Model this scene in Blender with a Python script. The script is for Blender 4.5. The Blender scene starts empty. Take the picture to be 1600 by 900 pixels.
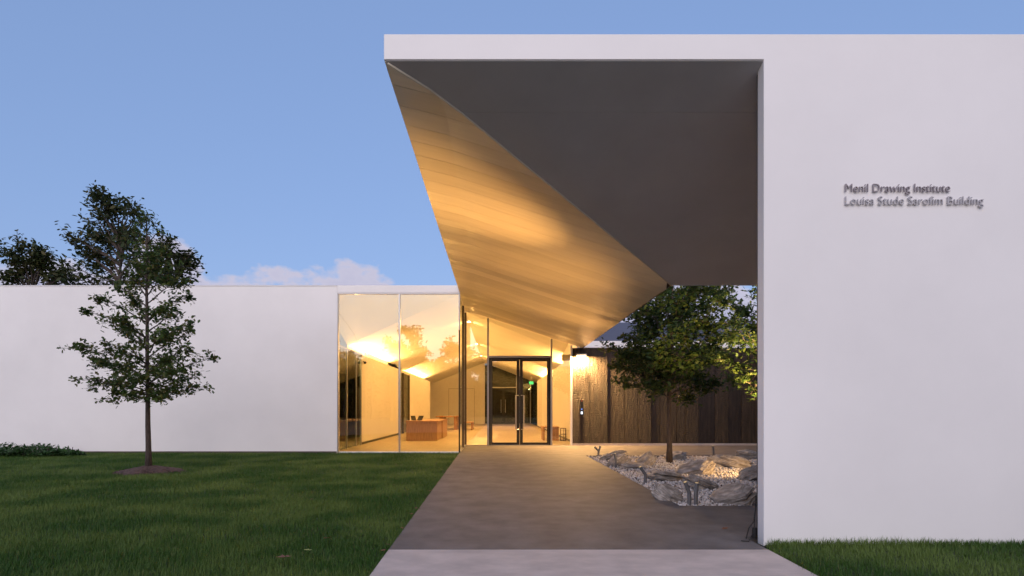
import bpy, bmesh, math, random
import numpy as np
from mathutils import Vector, Matrix, Quaternion, noise as mnoise

random.seed(7)
RNG = np.random.default_rng(7)
C = bpy.context.scene.collection
SC = bpy.context.scene
F = 870.0            # focal length in photo pixels (1600 wide)
CH = 1.29            # camera height
VX, VY = 777.0, 638.0

# ------------------------------------------------------------------ camera
cam = bpy.data.cameras.new('camera')
cam.sensor_width = 36.0
cam.lens = F / 1600 * 36
cam.shift_x = (800 - VX) / 1600
cam.shift_y = (VY - 450) / 1600
cam.clip_end = 2000
cam_o = bpy.data.objects.new('camera', cam)
cam_o.location = (0, 0, CH)
cam_o.rotation_euler = (math.pi / 2, 0, 0)
C.objects.link(cam_o)
SC.camera = cam_o

# ------------------------------------------------------------------ sky
SUN_EL = math.radians(5.0)
SUN_AZ = math.radians(188)        # behind the camera, a little to the left of straight back
world = bpy.data.worlds.new('World')
SC.world = world
world.use_nodes = True
wn, wl = world.node_tree.nodes, world.node_tree.links
wn.clear()


def wnode(t, **kw):
    n = wn.new(t)
    for k, v in kw.items():
        setattr(n, k, v)
    return n


sky = wnode('ShaderNodeTexSky', sky_type='NISHITA')
sky.sun_disc = False
sky.sun_elevation = SUN_EL
sky.sun_rotation = SUN_AZ
sky.air_density = 1.0
sky.dust_density = 0.5
sky.ozone_density = 4.0
tint = wnode('ShaderNodeMix', data_type='RGBA', blend_type='MULTIPLY')
tint.inputs[0].default_value = 1.0
tint.inputs[7].default_value = (2.05, 2.20, 3.08, 1)
gam = wnode('ShaderNodeGamma')              # long dusk exposure: evens out the twilight gradient
gam.inputs['Gamma'].default_value = 0.33
wl.new(sky.outputs[0], gam.inputs[0])
wl.new(gam.outputs[0], tint.inputs[6])
# low bank of cumulus round the horizon
tc = wnode('ShaderNodeTexCoord')
mp = wnode('ShaderNodeMapping')
mp.inputs['Scale'].default_value = (1, 1, 1.5)
mp.inputs['Location'].default_value = (0.37, 0.0, 0.0)
wl.new(tc.outputs['Generated'], mp.inputs['Vector'])
nz = wnode('ShaderNodeTexNoise')
nz.inputs['Scale'].default_value = 6.5
nz.inputs['Detail'].default_value = 5
nz.inputs['Roughness'].default_value = 0.55
wl.new(mp.outputs[0], nz.inputs['Vector'])
sep = wnode('ShaderNodeSeparateXYZ')
wl.new(tc.outputs['Generated'], sep.inputs[0])
m1 = wnode('ShaderNodeMath', operation='MULTIPLY_ADD')      # height threshold
m1.inputs[1].default_value = -3.6
m1.inputs[2].default_value = 0.775
wl.new(sep.outputs['Z'], m1.inputs[0])
m2 = wnode('ShaderNodeMath', operation='ADD')
wl.new(m1.outputs[0], m2.inputs[0])
wl.new(nz.outputs['Fac'], m2.inputs[1])
m3 = wnode('ShaderNodeMapRange')
m3.inputs['From Min'].default_value = 0.505
m3.inputs['From Max'].default_value = 0.565
m3.inputs['To Max'].default_value = 0.8
wl.new(m2.outputs[0], m3.inputs['Value'])
cs = wnode('ShaderNodeMapRange')
cs.inputs['From Min'].default_value = 0.52
cs.inputs['From Max'].default_value = 0.74
wl.new(m2.outputs[0], cs.inputs['Value'])
cc_ = wnode('ShaderNodeMix', data_type='RGBA')
cc_.inputs[6].default_value = (3.7, 3.35, 3.85, 1)
cc_.inputs[7].default_value = (2.65, 2.5, 3.3, 1)
wl.new(cs.outputs[0], cc_.inputs[0])
cl = wnode('ShaderNodeMix', data_type='RGBA')
wl.new(cc_.outputs[2], cl.inputs[7])
wl.new(m3.outputs[0], cl.inputs[0])
wl.new(tint.outputs[2], cl.inputs[6])
bg = wnode('ShaderNodeBackground')
bg.inputs['Strength'].default_value = 0.12
wl.new(cl.outputs[2], bg.inputs['Color'])
wo = wnode('ShaderNodeOutputWorld')
wl.new(bg.outputs[0], wo.inputs[0])

# ------------------------------------------------------------------ sun (afterglow behind the camera)
sl = bpy.data.lights.new('sun', 'SUN')
sl.energy = 1.5
sl.angle = math.radians(70)
sl.color = (1.0, 0.85, 0.76)
sun = bpy.data.objects.new('sun', sl)
sd = Vector((math.sin(SUN_AZ) * 0.9, math.cos(SUN_AZ) * 0.9, 0.42)).normalized()
sun.rotation_euler = sd.to_track_quat('Z', 'Y').to_euler()
sun.location = (0, -20, 15)
C.objects.link(sun)

SC.view_settings.view_transform = 'Standard'
SC.view_settings.look = 'None'
SC.view_settings.exposure = 0.6
SC.view_settings.gamma = 1
SC.view_settings.use_curve_mapping = False
SC.render.engine = 'CYCLES'
SC.cycles.use_denoising = True
SC.cycles.max_bounces = 8
SC.cycles.diffuse_bounces = 4
SC.cycles.transparent_max_bounces = 12
SC.cycles.sample_clamp_indirect = 6


# ------------------------------------------------------------------ helpers
def at(px, py, Y):
    return Vector(((px - VX) * Y / F, Y, CH - (py - VY) * Y / F))


def gy(py):
    return CH * F / (py - VY)


def gp(px, py):
    Y = gy(py)
    return Vector(((px - VX) * Y / F, Y, 0))


def tag(o, label=None, cat=None, group=None, kind=None):
    for k, v in (('label', label), ('category', cat), ('group', group), ('kind', kind)):
        if v:
            o[k] = v
    return o


def link(name, me, mat=None, parent=None, loc=None):
    o = bpy.data.objects.new(name, me)
    C.objects.link(o)
    if mat is not None and me is not None and len(me.materials) == 0:
        me.materials.append(mat)
    if parent is not None:
        o.parent = parent
    if loc is not None:
        o.location = loc
    return o


def empty(name, loc=(0, 0, 0), rz=0.0):
    o = bpy.data.objects.new(name, None)
    o.location = loc
    o.rotation_euler = (0, 0, rz)
    o.empty_display_size = 0.2
    C.objects.link(o)
    return o


class MB:
    def __init__(self):
        self.v, self.f = [], []

    def poly(self, pts):
        n = len(self.v)
        self.v += [tuple(p) for p in pts]
        self.f.append(tuple(range(n, n + len(pts))))
        return self

    def box(self, x0, y0, z0, x1, y1, z1):
        n = len(self.v)
        self.v += [(x0, y0, z0), (x1, y0, z0), (x1, y1, z0), (x0, y1, z0),
                   (x0, y0, z1), (x1, y0, z1), (x1, y1, z1), (x0, y1, z1)]
        self.f += [tuple(n + i for i in q) for q in
                   ((0, 3, 2, 1), (4, 5, 6, 7), (0, 1, 5, 4), (1, 2, 6, 5), (2, 3, 7, 6), (3, 0, 4, 7))]
        return self

    def loft(self, bot, top):
        n, k = len(self.v), len(bot)
        self.v += [tuple(p) for p in bot] + [tuple(p) for p in top]
        self.f.append(tuple(n + i for i in reversed(range(k))))
        self.f.append(tuple(n + k + i for i in range(k)))
        for i in range(k):
            j = (i + 1) % k
            self.f.append((n + i, n + j, n + k + j, n + k + i))
        return self

    def tube(self, pts, rad, seg=8, cap=True):
        pts = [Vector(p) for p in pts]
        n0 = len(self.v)
        up = Vector((0.137, 0.31, 0.94)).normalized()
        for i, p in enumerate(pts):
            d = (pts[min(i + 1, len(pts) - 1)] - pts[max(i - 1, 0)]).normalized()
            a = d.cross(up)
            if a.length < 1e-3:
                a = d.cross(Vector((1, 0, 0)))
            a.normalize()
            b = d.cross(a)
            r = rad[i] if isinstance(rad, (list, tuple)) else rad
            for s in range(seg):
                t = 2 * math.pi * s / seg
                self.v.append(tuple(p + (a * math.cos(t) + b * math.sin(t)) * r))
        for i in range(len(pts) - 1):
            for s in range(seg):
                s2 = (s + 1) % seg
                self.f.append((n0 + i * seg + s, n0 + i * seg + s2, n0 + (i + 1) * seg + s2, n0 + (i + 1) * seg + s))
        if cap:
            self.f.append(tuple(n0 + s for s in reversed(range(seg))))
            self.f.append(tuple(n0 + (len(pts) - 1) * seg + s for s in range(seg)))
        return self

    def mesh(self, name, smooth=False):
        me = bpy.data.meshes.new(name)
        me.from_pydata(self.v, [], self.f)
        me.update()
        if smooth:
            me.polygons.foreach_set('use_smooth', [True] * len(me.polygons))
        return me

    def build(self, name, mat, parent=None, smooth=False, bevel=0.0, loc=None):
        me = self.mesh(name, smooth)
        bm = bmesh.new()
        bm.from_mesh(me)
        bmesh.ops.recalc_face_normals(bm, faces=bm.faces)
        if bevel > 0:
            bmesh.ops.bevel(bm, geom=[e for e in bm.edges], offset=bevel, segments=1, affect='EDGES')
        bm.to_mesh(me)
        bm.free()
        return link(name, me, mat, parent, loc)


def scatter_mesh(name, tv, tf, pos, rot, scl, mat):
    """One mesh of many copies of a small template. pos (n,3), rot (n,3,3), scl (n,) or (n,3)."""
    tv = np.asarray(tv, float)
    n, k = len(pos), len(tv)
    if np.ndim(scl) == 1:
        scl = np.repeat(scl[:, None], 3, 1)
    v = tv[None] * scl[:, None, :]
    v = np.einsum('nij,nkj->nki', rot, v) + pos[:, None, :]
    me = bpy.data.meshes.new(name)
    me.vertices.add(n * k)
    me.vertices.foreach_set('co', v.reshape(-1).astype(np.float32))
    sizes = np.array([len(f) for f in tf])
    flat = np.concatenate([np.array(f) for f in tf])
    L = len(flat)
    loops = (flat[None] + (np.arange(n) * k)[:, None]).reshape(-1)
    me.loops.add(n * L)
    me.loops.foreach_set('vertex_index', loops.astype(np.int32))
    starts = np.concatenate([[0], np.cumsum(sizes)[:-1]])
    me.polygons.add(n * len(tf))
    me.polygons.foreach_set('loop_start', (starts[None] + (np.arange(n) * L)[:, None]).reshape(-1).astype(np.int32))
    me.update(calc_edges=True)
    me.validate()
    if mat:
        me.materials.append(mat)
    return me


def rots(n, tilt=None, rng=RNG):
    """random rotations; tilt = max tilt of local z from world z (radians), None = any."""
    az = rng.uniform(0, 2 * np.pi, n)
    sp = rng.uniform(0, 2 * np.pi, n)
    if tilt is None:
        th = np.arccos(rng.uniform(-1, 1, n))
    else:
        th = np.abs(rng.normal(0, tilt, n))
    def Rz(a):
        c, s, o, i = np.cos(a), np.sin(a), np.zeros_like(a), np.ones_like(a)
        return np.stack([np.stack([c, -s, o], -1), np.stack([s, c, o], -1), np.stack([o, o, i], -1)], -2)
    def Rx(a):
        c, s, o, i = np.cos(a), np.sin(a), np.zeros_like(a), np.ones_like(a)
        return np.stack([np.stack([i, o, o], -1), np.stack([o, c, -s], -1), np.stack([o, s, c], -1)], -2)
    return Rz(az) @ Rx(th) @ Rz(sp)


# ------------------------------------------------------------------ materials
def newmat(name):
    m = bpy.data.materials.new(name)
    m.use_nodes = True
    nt = m.node_tree
    return m, nt.nodes, nt.links, nt.nodes['Principled BSDF']


def plain(name, col, rough=0.5, metal=0.0, spec=0.5, var=0.0, scale=3.0, bump=0.0, bscale=60.0, stretch=None, col2=None):
    m, n, l, p = newmat(name)
    p.inputs['Base Color'].default_value = (*col, 1)
    p.inputs['Roughness'].default_value = rough
    p.inputs['Metallic'].default_value = metal
    p.inputs['Specular IOR Level'].default_value = spec
    if var or bump or col2:
        t = n.new('ShaderNodeTexCoord')
        g = n.new('ShaderNodeNewGeometry')
        mpn = n.new('ShaderNodeMapping')
        l.new(g.outputs['Position'], mpn.inputs['Vector'])
        if stretch:
            mpn.inputs['Scale'].default_value = stretch
        nn = n.new('ShaderNodeTexNoise')
        nn.inputs['Scale'].default_value = scale
        nn.inputs['Detail'].default_value = 6
        nn.inputs['Roughness'].default_value = 0.6
        l.new(mpn.outputs[0], nn.inputs['Vector'])
        if var or col2:
            r = n.new('ShaderNodeValToRGB')
            a = col2 if col2 else tuple(c * (1 - var) for c in col)
            b = col if col2 else tuple(min(1, c * (1 + var)) for c in col)
            r.color_ramp.elements[0].position = 0.33
            r.color_ramp.elements[1].position = 0.67
            r.color_ramp.elements[0].color = (*a, 1)
            r.color_ramp.elements[1].color = (*b, 1)
            l.new(nn.outputs['Fac'], r.inputs['Fac'])
            l.new(r.outputs[0], p.inputs['Base Color'])
        if bump:
            nb = n.new('ShaderNodeTexNoise')
            nb.inputs['Scale'].default_value = bscale
            nb.inputs['Detail'].default_value = 5
            l.new(mpn.outputs[0], nb.inputs['Vector'])
            bp = n.new('ShaderNodeBump')
            bp.inputs['Strength'].default_value = bump
            bp.inputs['Distance'].default_value = 0.02
            l.new(nb.outputs['Fac'], bp.inputs['Height'])
            l.new(bp.outputs[0], p.inputs['Normal'])
    return m


def leafmat(name, cols, trans=0.35, rough=0.55):
    m, n, l, p = newmat(name)
    g = n.new('ShaderNodeNewGeometry')
    r = n.new('ShaderNodeValToRGB')
    els = r.color_ramp.elements
    while len(els) < len(cols):
        els.new(0.5)
    for i, c in enumerate(cols):
        els[i].position = i / max(1, len(cols) - 1)
        els[i].color = (*c, 1)
    l.new(g.outputs['Random Per Island'], r.inputs['Fac'])
    l.new(r.outputs[0], p.inputs['Base Color'])
    p.inputs['Roughness'].default_value = rough
    p.inputs['Specular IOR Level'].default_value = 0.3
    t = n.new('ShaderNodeBsdfTranslucent')
    l.new(r.outputs[0], t.inputs['Color'])
    mx = n.new('ShaderNodeMixShader')
    mx.inputs[0].default_value = trans
    l.new(p.outputs[0], mx.inputs[1])
    l.new(t.outputs[0], mx.inputs[2])
    l.new(mx.outputs[0], n['Material Output'].inputs[0])
    return m


def emit(name, col, strength):
    m, n, l, p = newmat(name)
    p.inputs['Base Color'].default_value = (0.02, 0.02, 0.02, 1)
    p.inputs['Emission Color'].default_value = (*col, 1)
    p.inputs['Emission Strength'].default_value = strength
    return m


def glassmat(name, ior=2.5, tint=(0.94, 0.97, 0.93)):
    m = bpy.data.materials.new(name)
    m.use_nodes = True
    n, l = m.node_tree.nodes, m.node_tree.links
    n.remove(n['Principled BSDF'])
    fr = n.new('ShaderNodeFresnel')
    fr.inputs['IOR'].default_value = ior
    tr = n.new('ShaderNodeBsdfTransparent')
    tr.inputs['Color'].default_value = (*tint, 1)
    gl = n.new('ShaderNodeBsdfGlossy')
    gl.inputs['Color'].default_value = (0.93, 1.0, 0.92, 1)
    gl.inputs['Roughness'].default_value = 0.0
    mx = n.new('ShaderNodeMixShader')
    l.new(fr.outputs[0], mx.inputs[0])
    l.new(tr.outputs[0], mx.inputs[1])
    l.new(gl.outputs[0], mx.inputs[2])
    l.new(mx.outputs[0], n['Material Output'].inputs[0])
    return m


M = {}
M['white'] = plain('white_painted_steel', (0.875, 0.85, 0.84), 0.45, var=0.04, scale=0.45, bump=0.05, bscale=90)
M['whitetrim'] = plain('white_trim', (0.78, 0.77, 0.77), 0.4)
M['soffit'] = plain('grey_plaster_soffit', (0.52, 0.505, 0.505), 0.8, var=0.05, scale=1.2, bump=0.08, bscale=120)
M['board'] = plain('brushed_plaster_boards', (0.62, 0.56, 0.45), 0.30, var=0.05, scale=2.0, bump=0.05, bscale=9, stretch=(0.35, 6, 0.35))
def _board_tone():
    m = M['board']
    n, l = m.node_tree.nodes, m.node_tree.links
    p = n['Principled BSDF']
    src = p.inputs['Base Color'].links[0].from_socket
    oi = n.new('ShaderNodeObjectInfo')
    mr = n.new('ShaderNodeMapRange')
    mr.inputs['To Min'].default_value = 0.80
    mr.inputs['To Max'].default_value = 1.12
    l.new(oi.outputs['Random'], mr.inputs['Value'])
    mx = n.new('ShaderNodeMix')
    mx.data_type = 'RGBA'
    mx.blend_type = 'MULTIPLY'
    mx.inputs[0].default_value = 1.0
    l.new(src, mx.inputs[6])
    l.new(mr.outputs[0], mx.inputs[7])
    l.new(mx.outputs[2], p.inputs['Base Color'])


_board_tone()
M['steel'] = plain('brushed_steel', (0.42, 0.42, 0.43), 0.35, metal=0.8)
M['dark'] = plain('black_metal', (0.012, 0.011, 0.011), 0.35)
M['letter'] = plain('grey_letter', (0.33, 0.29, 0.31), 0.5)
M['bronze'] = plain('dark_bronze', (0.10, 0.075, 0.07), 0.45, metal=0.3)
M['glass'] = glassmat('clear_glass')
M['glassdark'] = glassmat('far_glass', 1.5, (0.9, 0.92, 0.9))
M['iwall'] = plain('interior_plaster', (0.80, 0.76, 0.70), 0.7, var=0.02, scale=0.8)
M['ceil'] = plain('ceiling_plaster', (0.82, 0.80, 0.75), 0.7)
M['ifloor'] = plain('pale_wood_floor', (0.46, 0.36, 0.24), 0.38, var=0.12, scale=1.6, stretch=(6, 0.7, 1))
M['wood'] = plain('white_oak', (0.40, 0.21, 0.085), 0.42, var=0.25, scale=5, stretch=(5, 5, 0.6))
M['conc_dark'] = plain('honed_concrete', (0.160, 0.147, 0.145), 0.68, spec=0.3, col2=(0.098, 0.089, 0.088), scale=2.6, bump=0.2, bscale=90)
M['conc_light'] = plain('pale_concrete', (0.58, 0.49, 0.445), 0.75, spec=0.25, col2=(0.43, 0.365, 0.335), scale=3.2, stretch=(0.8, 1.2, 1), bump=0.12, bscale=60)
M['soil'] = plain('lawn_soil', (0.022, 0.035, 0.012), 0.9, var=0.4, scale=2)
M['terrain'] = plain('far_grass', (0.03, 0.05, 0.018), 0.95, var=0.3, scale=0.3)
M['bark'] = plain('bark', (0.075, 0.055, 0.045), 0.9, var=0.45, scale=14, stretch=(3, 3, 0.6), bump=0.9, bscale=40)
M['mulch'] = plain('bark_mulch', (0.085, 0.05, 0.042), 0.95, var=0.5, scale=20, bump=0.8, bscale=50)
M['fix'] = plain('grey_fixture', (0.17, 0.17, 0.18), 0.45, metal=0.4)
M['rubber'] = plain('black_rubber', (0.008, 0.008, 0.008), 0.6)
M['leaf_oak'] = leafmat('oak_leaves', [(0.028, 0.060, 0.016), (0.060, 0.110, 0.026), (0.10, 0.135, 0.030), (0.13, 0.11, 0.032)])
M['leaf_court'] = leafmat('court_oak_leaves', [(0.022, 0.046, 0.014), (0.042, 0.075, 0.018), (0.085, 0.105, 0.024)], trans=0.4)
M['leaf_far'] = leafmat('far_leaves', [(0.022, 0.038, 0.014), (0.050, 0.066, 0.020), (0.095, 0.080, 0.026)])
M['leaf_hedge'] = leafmat('hedge_leaves', [(0.018, 0.055, 0.014), (0.035, 0.09, 0.022), (0.05, 0.11, 0.03)], trans=0.25)
M['deadleaf'] = plain('dead_leaf', (0.17, 0.065, 0.035), 0.7, var=0.35, scale=30)
M['yellowleaf'] = plain('yellow_leaf', (0.30, 0.34, 0.09), 0.6, var=0.2, scale=30)


def grassmat():
    m, n, l, p = newmat('grass_blades')
    g = n.new('ShaderNodeNewGeometry')
    r = n.new('ShaderNodeValToRGB')
    e = r.color_ramp.elements
    e[0].color, e[1].color = (0.030, 0.092, 0.010, 1), (0.19, 0.33, 0.040, 1)
    x = e.new(0.93); x.color = (0.06, 0.125, 0.022, 1)
    e[-1].color = (0.15, 0.135, 0.055, 1)
    l.new(g.outputs['Random Per Island'], r.inputs['Fac'])
    nn = n.new('ShaderNodeTexNoise')
    nn.inputs['Scale'].default_value = 0.9
    nn.inputs['Detail'].default_value = 4
    l.new(g.outputs['Position'], nn.inputs['Vector'])
    mr = n.new('ShaderNodeMapRange')
    mr.inputs['From Min'].default_value = 0.42
    mr.inputs['From Max'].default_value = 0.62
    mr.inputs['To Max'].default_value = 0.85
    l.new(nn.outputs['Fac'], mr.inputs['Value'])
    mx = n.new('ShaderNodeMix'); mx.data_type = 'RGBA'
    mx.inputs[7].default_value = (0.150, 0.215, 0.048, 1)
    l.new(mr.outputs[0], mx.inputs[0]); l.new(r.outputs[0], mx.inputs[6])
    l.new(mx.outputs[2], p.inputs['Base Color'])
    p.inputs['Roughness'].default_value = 0.5
    p.inputs['Specular IOR Level'].default_value = 0.25
    t = n.new('ShaderNodeBsdfTranslucent'); l.new(mx.outputs[2], t.inputs['Color'])
    ms = n.new('ShaderNodeMixShader'); ms.inputs[0].default_value = 0.25
    l.new(p.outputs[0], ms.inputs[1]); l.new(t.outputs[0], ms.inputs[2])
    l.new(ms.outputs[0], n['Material Output'].inputs[0])
    return m


M['grass'] = grassmat()


def gravelmat():
    m, n, l, p = newmat('white_gravel')
    g = n.new('ShaderNodeNewGeometry')
    r = n.new('ShaderNodeValToRGB')
    e = r.color_ramp.elements
    e[0].color, e[1].color = (0.30, 0.27, 0.26, 1), (0.80, 0.77, 0.78, 1)
    x = e.new(0.06); x.color = (0.10, 0.06, 0.045, 1)
    x = e.new(0.12); x.color = (0.5, 0.47, 0.46, 1)
    l.new(g.outputs['Random Per Island'], r.inputs['Fac'])
    l.new(r.outputs[0], p.inputs['Base Color'])
    p.inputs['Roughness'].default_value = 0.8
    return m


M['gravel'] = gravelmat()
M['gravelbed'] = plain('gravel_bed', (0.34, 0.32, 0.31), 0.95, var=0.4, scale=30)


def slatemat():
    m, n, l, p = newmat('layered_slate')
    t = n.new('ShaderNodeTexCoord')
    mpn = n.new('ShaderNodeMapping')
    mpn.inputs['Scale'].default_value = (1.6, 1.6, 7.0)
    l.new(t.outputs['Object'], mpn.inputs['Vector'])
    nn = n.new('ShaderNodeTexNoise')
    nn.inputs['Scale'].default_value = 1.9
    nn.inputs['Detail'].default_value = 7
    nn.inputs['Distortion'].default_value = 0.15
    l.new(mpn.outputs[0], nn.inputs['Vector'])
    gp_ = n.new('ShaderNodeNewGeometry')
    n3 = n.new('ShaderNodeTexNoise')
    n3.inputs['Scale'].default_value = 9
    n3.inputs['Detail'].default_value = 6
    l.new(gp_.outputs['Position'], n3.inputs['Vector'])
    av = n.new('ShaderNodeMix')
    av.inputs[0].default_value = 0.5
    l.new(nn.outputs['Fac'], av.inputs[2])
    l.new(n3.outputs['Fac'], av.inputs[3])
    r = n.new('ShaderNodeValToRGB')
    e = r.color_ramp.elements
    e[0].position, e[1].position = 0.36, 0.64
    e[0].color, e[1].color = (0.19, 0.165, 0.145, 1), (0.56, 0.51, 0.46, 1)
    x = e.new(0.52); x.color = (0.34, 0.305, 0.28, 1)
    l.new(av.outputs[0], r.inputs['Fac'])
    l.new(r.outputs[0], p.inputs['Base Color'])
    p.inputs['Roughness'].default_value = 0.75
    b = n.new('ShaderNodeBump')
    b.inputs['Strength'].default_value = 0.6
    b.inputs['Distance'].default_value = 0.03
    l.new(av.outputs[0], b.inputs['Height'])
    l.new(b.outputs[0], p.inputs['Normal'])
    return m


M['slate'] = slatemat()


def claddingmat():
    m, n, l, p = newmat('rough_brown_cladding')
    g = n.new('ShaderNodeNewGeometry')
    a = n.new('ShaderNodeMapping')
    a.inputs['Scale'].default_value = (6, 6, 0.8)
    l.new(g.outputs['Position'], a.inputs['Vector'])
    n1 = n.new('ShaderNodeTexNoise')
    n1.inputs['Scale'].default_value = 2.2
    n1.inputs['Detail'].default_value = 6
    l.new(a.outputs[0], n1.inputs['Vector'])
    n2 = n.new('ShaderNodeTexNoise')
    n2.inputs['Scale'].default_value = 26
    n2.inputs['Detail'].default_value = 6
    n2.inputs['Roughness'].default_value = 0.65
    l.new(g.outputs['Position'], n2.inputs['Vector'])
    ad = n.new('ShaderNodeMath'); ad.operation = 'MULTIPLY_ADD'
    ad.inputs[1].default_value = 1.5
    l.new(n2.outputs['Fac'], ad.inputs[0]); l.new(n1.outputs['Fac'], ad.inputs[2])
    r = n.new('ShaderNodeValToRGB')
    e = r.color_ramp.elements
    e[0].position, e[1].position = 0.35, 0.68
    e[0].color, e[1].color = (0.024, 0.015, 0.010, 1), (0.058, 0.036, 0.024, 1)
    l.new(n1.outputs['Fac'], r.inputs['Fac'])
    l.new(r.outputs[0], p.inputs['Base Color'])
    p.inputs['Roughness'].default_value = 0.7
    b = n.new('ShaderNodeBump')
    b.inputs['Strength'].default_value = 1.0
    b.inputs['Distance'].default_value = 0.06
    l.new(ad.outputs[0], b.inputs['Height'])
    l.new(b.outputs[0], p.inputs['Normal'])
    return m


M['clad'] = claddingmat()
WARM = (1.0, 0.58, 0.20)
WARMER = (1.0, 0.50, 0.14)

# ------------------------------------------------------------------ key dimensions
YF, YG, YE = 5.40, 16.27, 19.40            # near facade, glass facade, entrance wall
ZT, ZS = 4.92, 4.67                        # roof top, soffit edge
XL, XO, ZO = -1.10, 2.97, 3.39             # canopy left edge, opening edge, its height
YO = 9.50                                  # opening front edge
XW = 2.585                                 # left end of the near wall
XF, XK = 9.2, 13.0                         # far side of opening, right end of building

# ------------------------------------------------------------------ setting: ground, path, court
g = MB().poly([(-400, -400, -0.06), (400, -400, -0.06), (400, 600, -0.06), (-400, 600, -0.06)]).build('ground', M['terrain'])
tag(g, kind='structure')


def edgeX(Y):
    return -0.985 - 0.0095 * (Y - 4.28)


lw = MB().poly([(-26, -6, -0.035), (edgeX(-6), -6, -0.035), (edgeX(YG), YG, -0.035), (-26, YG, -0.035)]).build('lawn_soil', M['soil'])
tag(lw, kind='structure')
lw2 = MB().poly([(2.41, -6, -0.035), (14, -6, -0.035), (14, YF, -0.035), (2.59, YF, -0.035)]).build('lawn_soil', M['soil'])
tag(lw2, kind='structure')
pth = MB().loft([(edgeX(-6), -6, -0.1), (2.40, -6, -0.1), (2.475, 5.085, -0.1), (edgeX(5.085), 5.085, -0.1)],
                [(edgeX(-6), -6, 0.0), (2.40, -6, 0.0), (2.475, 5.085, 0.0), (edgeX(5.085), 5.085, 0.0)]).build('path', M['conc_light'])
tag(pth, kind='structure')
BX0, BX1, BY0, BY1 = 2.42, 8.6, 7.38, 15.2          # gravel bed
floor = MB()
for x0, y0, x1, y1, lft in ((None, 5.10, BX0, BY0, 1), (None, BY0, BX0, BY1, 1), (None, BY1, BX0, YE + 0.2, 1),
                            (BX0, YF + 0.2, XK, BY0, 0), (BX0, 5.10, 2.475, YF + 0.2, 0), (BX0, BY1, XK, YE + 0.2, 0), (BX1, BY0, XK, BY1, 0)):
    a0 = edgeX(y0) if lft else x0
    a1 = edgeX(y1) if lft else x0
    floor.loft([(a0, y0, -0.1), (x1, y0, -0.1), (x1, y1, -0.1), (a1, y1, -0.1)],
               [(a0, y0, 0.0), (x1, y0, 0.0), (x1, y1, 0.0), (a1, y1, 0.0)])
tag(floor.build('entrance_court_paving', M['conc_dark']), kind='structure')
tag(MB().poly([(BX0, BY0, -0.05), (BX1, BY0, -0.05), (BX1, BY1, -0.05), (BX0, BY1, -0.05)]).build('gravel_ground', M['gravelbed']), kind='structure')

# ------------------------------------------------------------------ near pavilion (wall + folded canopy)
pav = empty('entrance_canopy', (XL, YF, 0))
tag(pav, 'large white folded roof canopy with gold lit underside over the entrance path', 'canopy')


def child(mb, name, mat, par, **kw):
    o = mb.build(name, mat, None, **kw)
    o.parent = par
    o.matrix_parent_inverse = Matrix.Translation(-Vector(par.location))
    return o


def sub(mb, name, mat, part, **kw):
    o = mb.build(name, mat, None, **kw)
    o.parent = part                          # parts keep world coordinates
    return o


# fascia: white band along the front and left side
child(MB().box(XL, YF + 0.133, ZS + 0.004, XL + 0.06, YE - 0.1, ZT), 'fascia', M['white'], pav)
# roof plate on top (slopes down to the opening)
rp = MB()
T = 0.10
for q in ([(XL + 0.07, YF + 0.14, ZT - 0.03), (XK, YF + 0.14, ZT - 0.03), (XF, YO, ZO + T), (XO, YO, ZO + T)],
          [(XL + 0.07, YF + 0.14, ZT - 0.03), (XO, YO, ZO + T), (XO, YE, ZO + T), (XL + 0.07, YE, ZT - 0.03)],
          [(XK, YF + 0.14, ZT - 0.03), (XK, YE, ZT - 0.03), (XF, YE, ZO + T), (XF, YO, ZO + T)]):
    rp.loft([(x, y, z - 0.02) for x, y, z in q], q)
child(rp, 'roof_plate', M['white'], pav)
# opening edge trims
child(MB().box(XO - 0.01, YO - 0.012, ZO - 0.004, XF, YO + 0.01, ZO + T + 0.01), 'edge_trim', M['soffit'], pav)
child(MB().box(XO - 0.012, YO, ZO - 0.004, XO + 0.01, YE - 0.02, ZO + T + 0.01), 'edge_trim', M['bronze'], pav)

FX = -0.56                                   # invented fold: the strip left of it is tilted to look brighter
SLE = 0.25
ZFX = ZS - SLE * (FX - XL)
SLM = (ZFX - ZO) / (XO - FX)


def soffit_z(x):
    if x < FX:
        return ZS - (x - XL) * SLE
    return ZFX - (x - FX) * SLM


def hipx(Y):
    if Y >= YO:
        return XO
    z = front_z(Y)
    return XL + (ZS - z) / SLE if z > ZFX else FX + (ZFX - z) / SLM


def front_z(Y):
    return ZS - (Y - YF) * (ZS - ZO) / (YO - YF)


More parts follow.
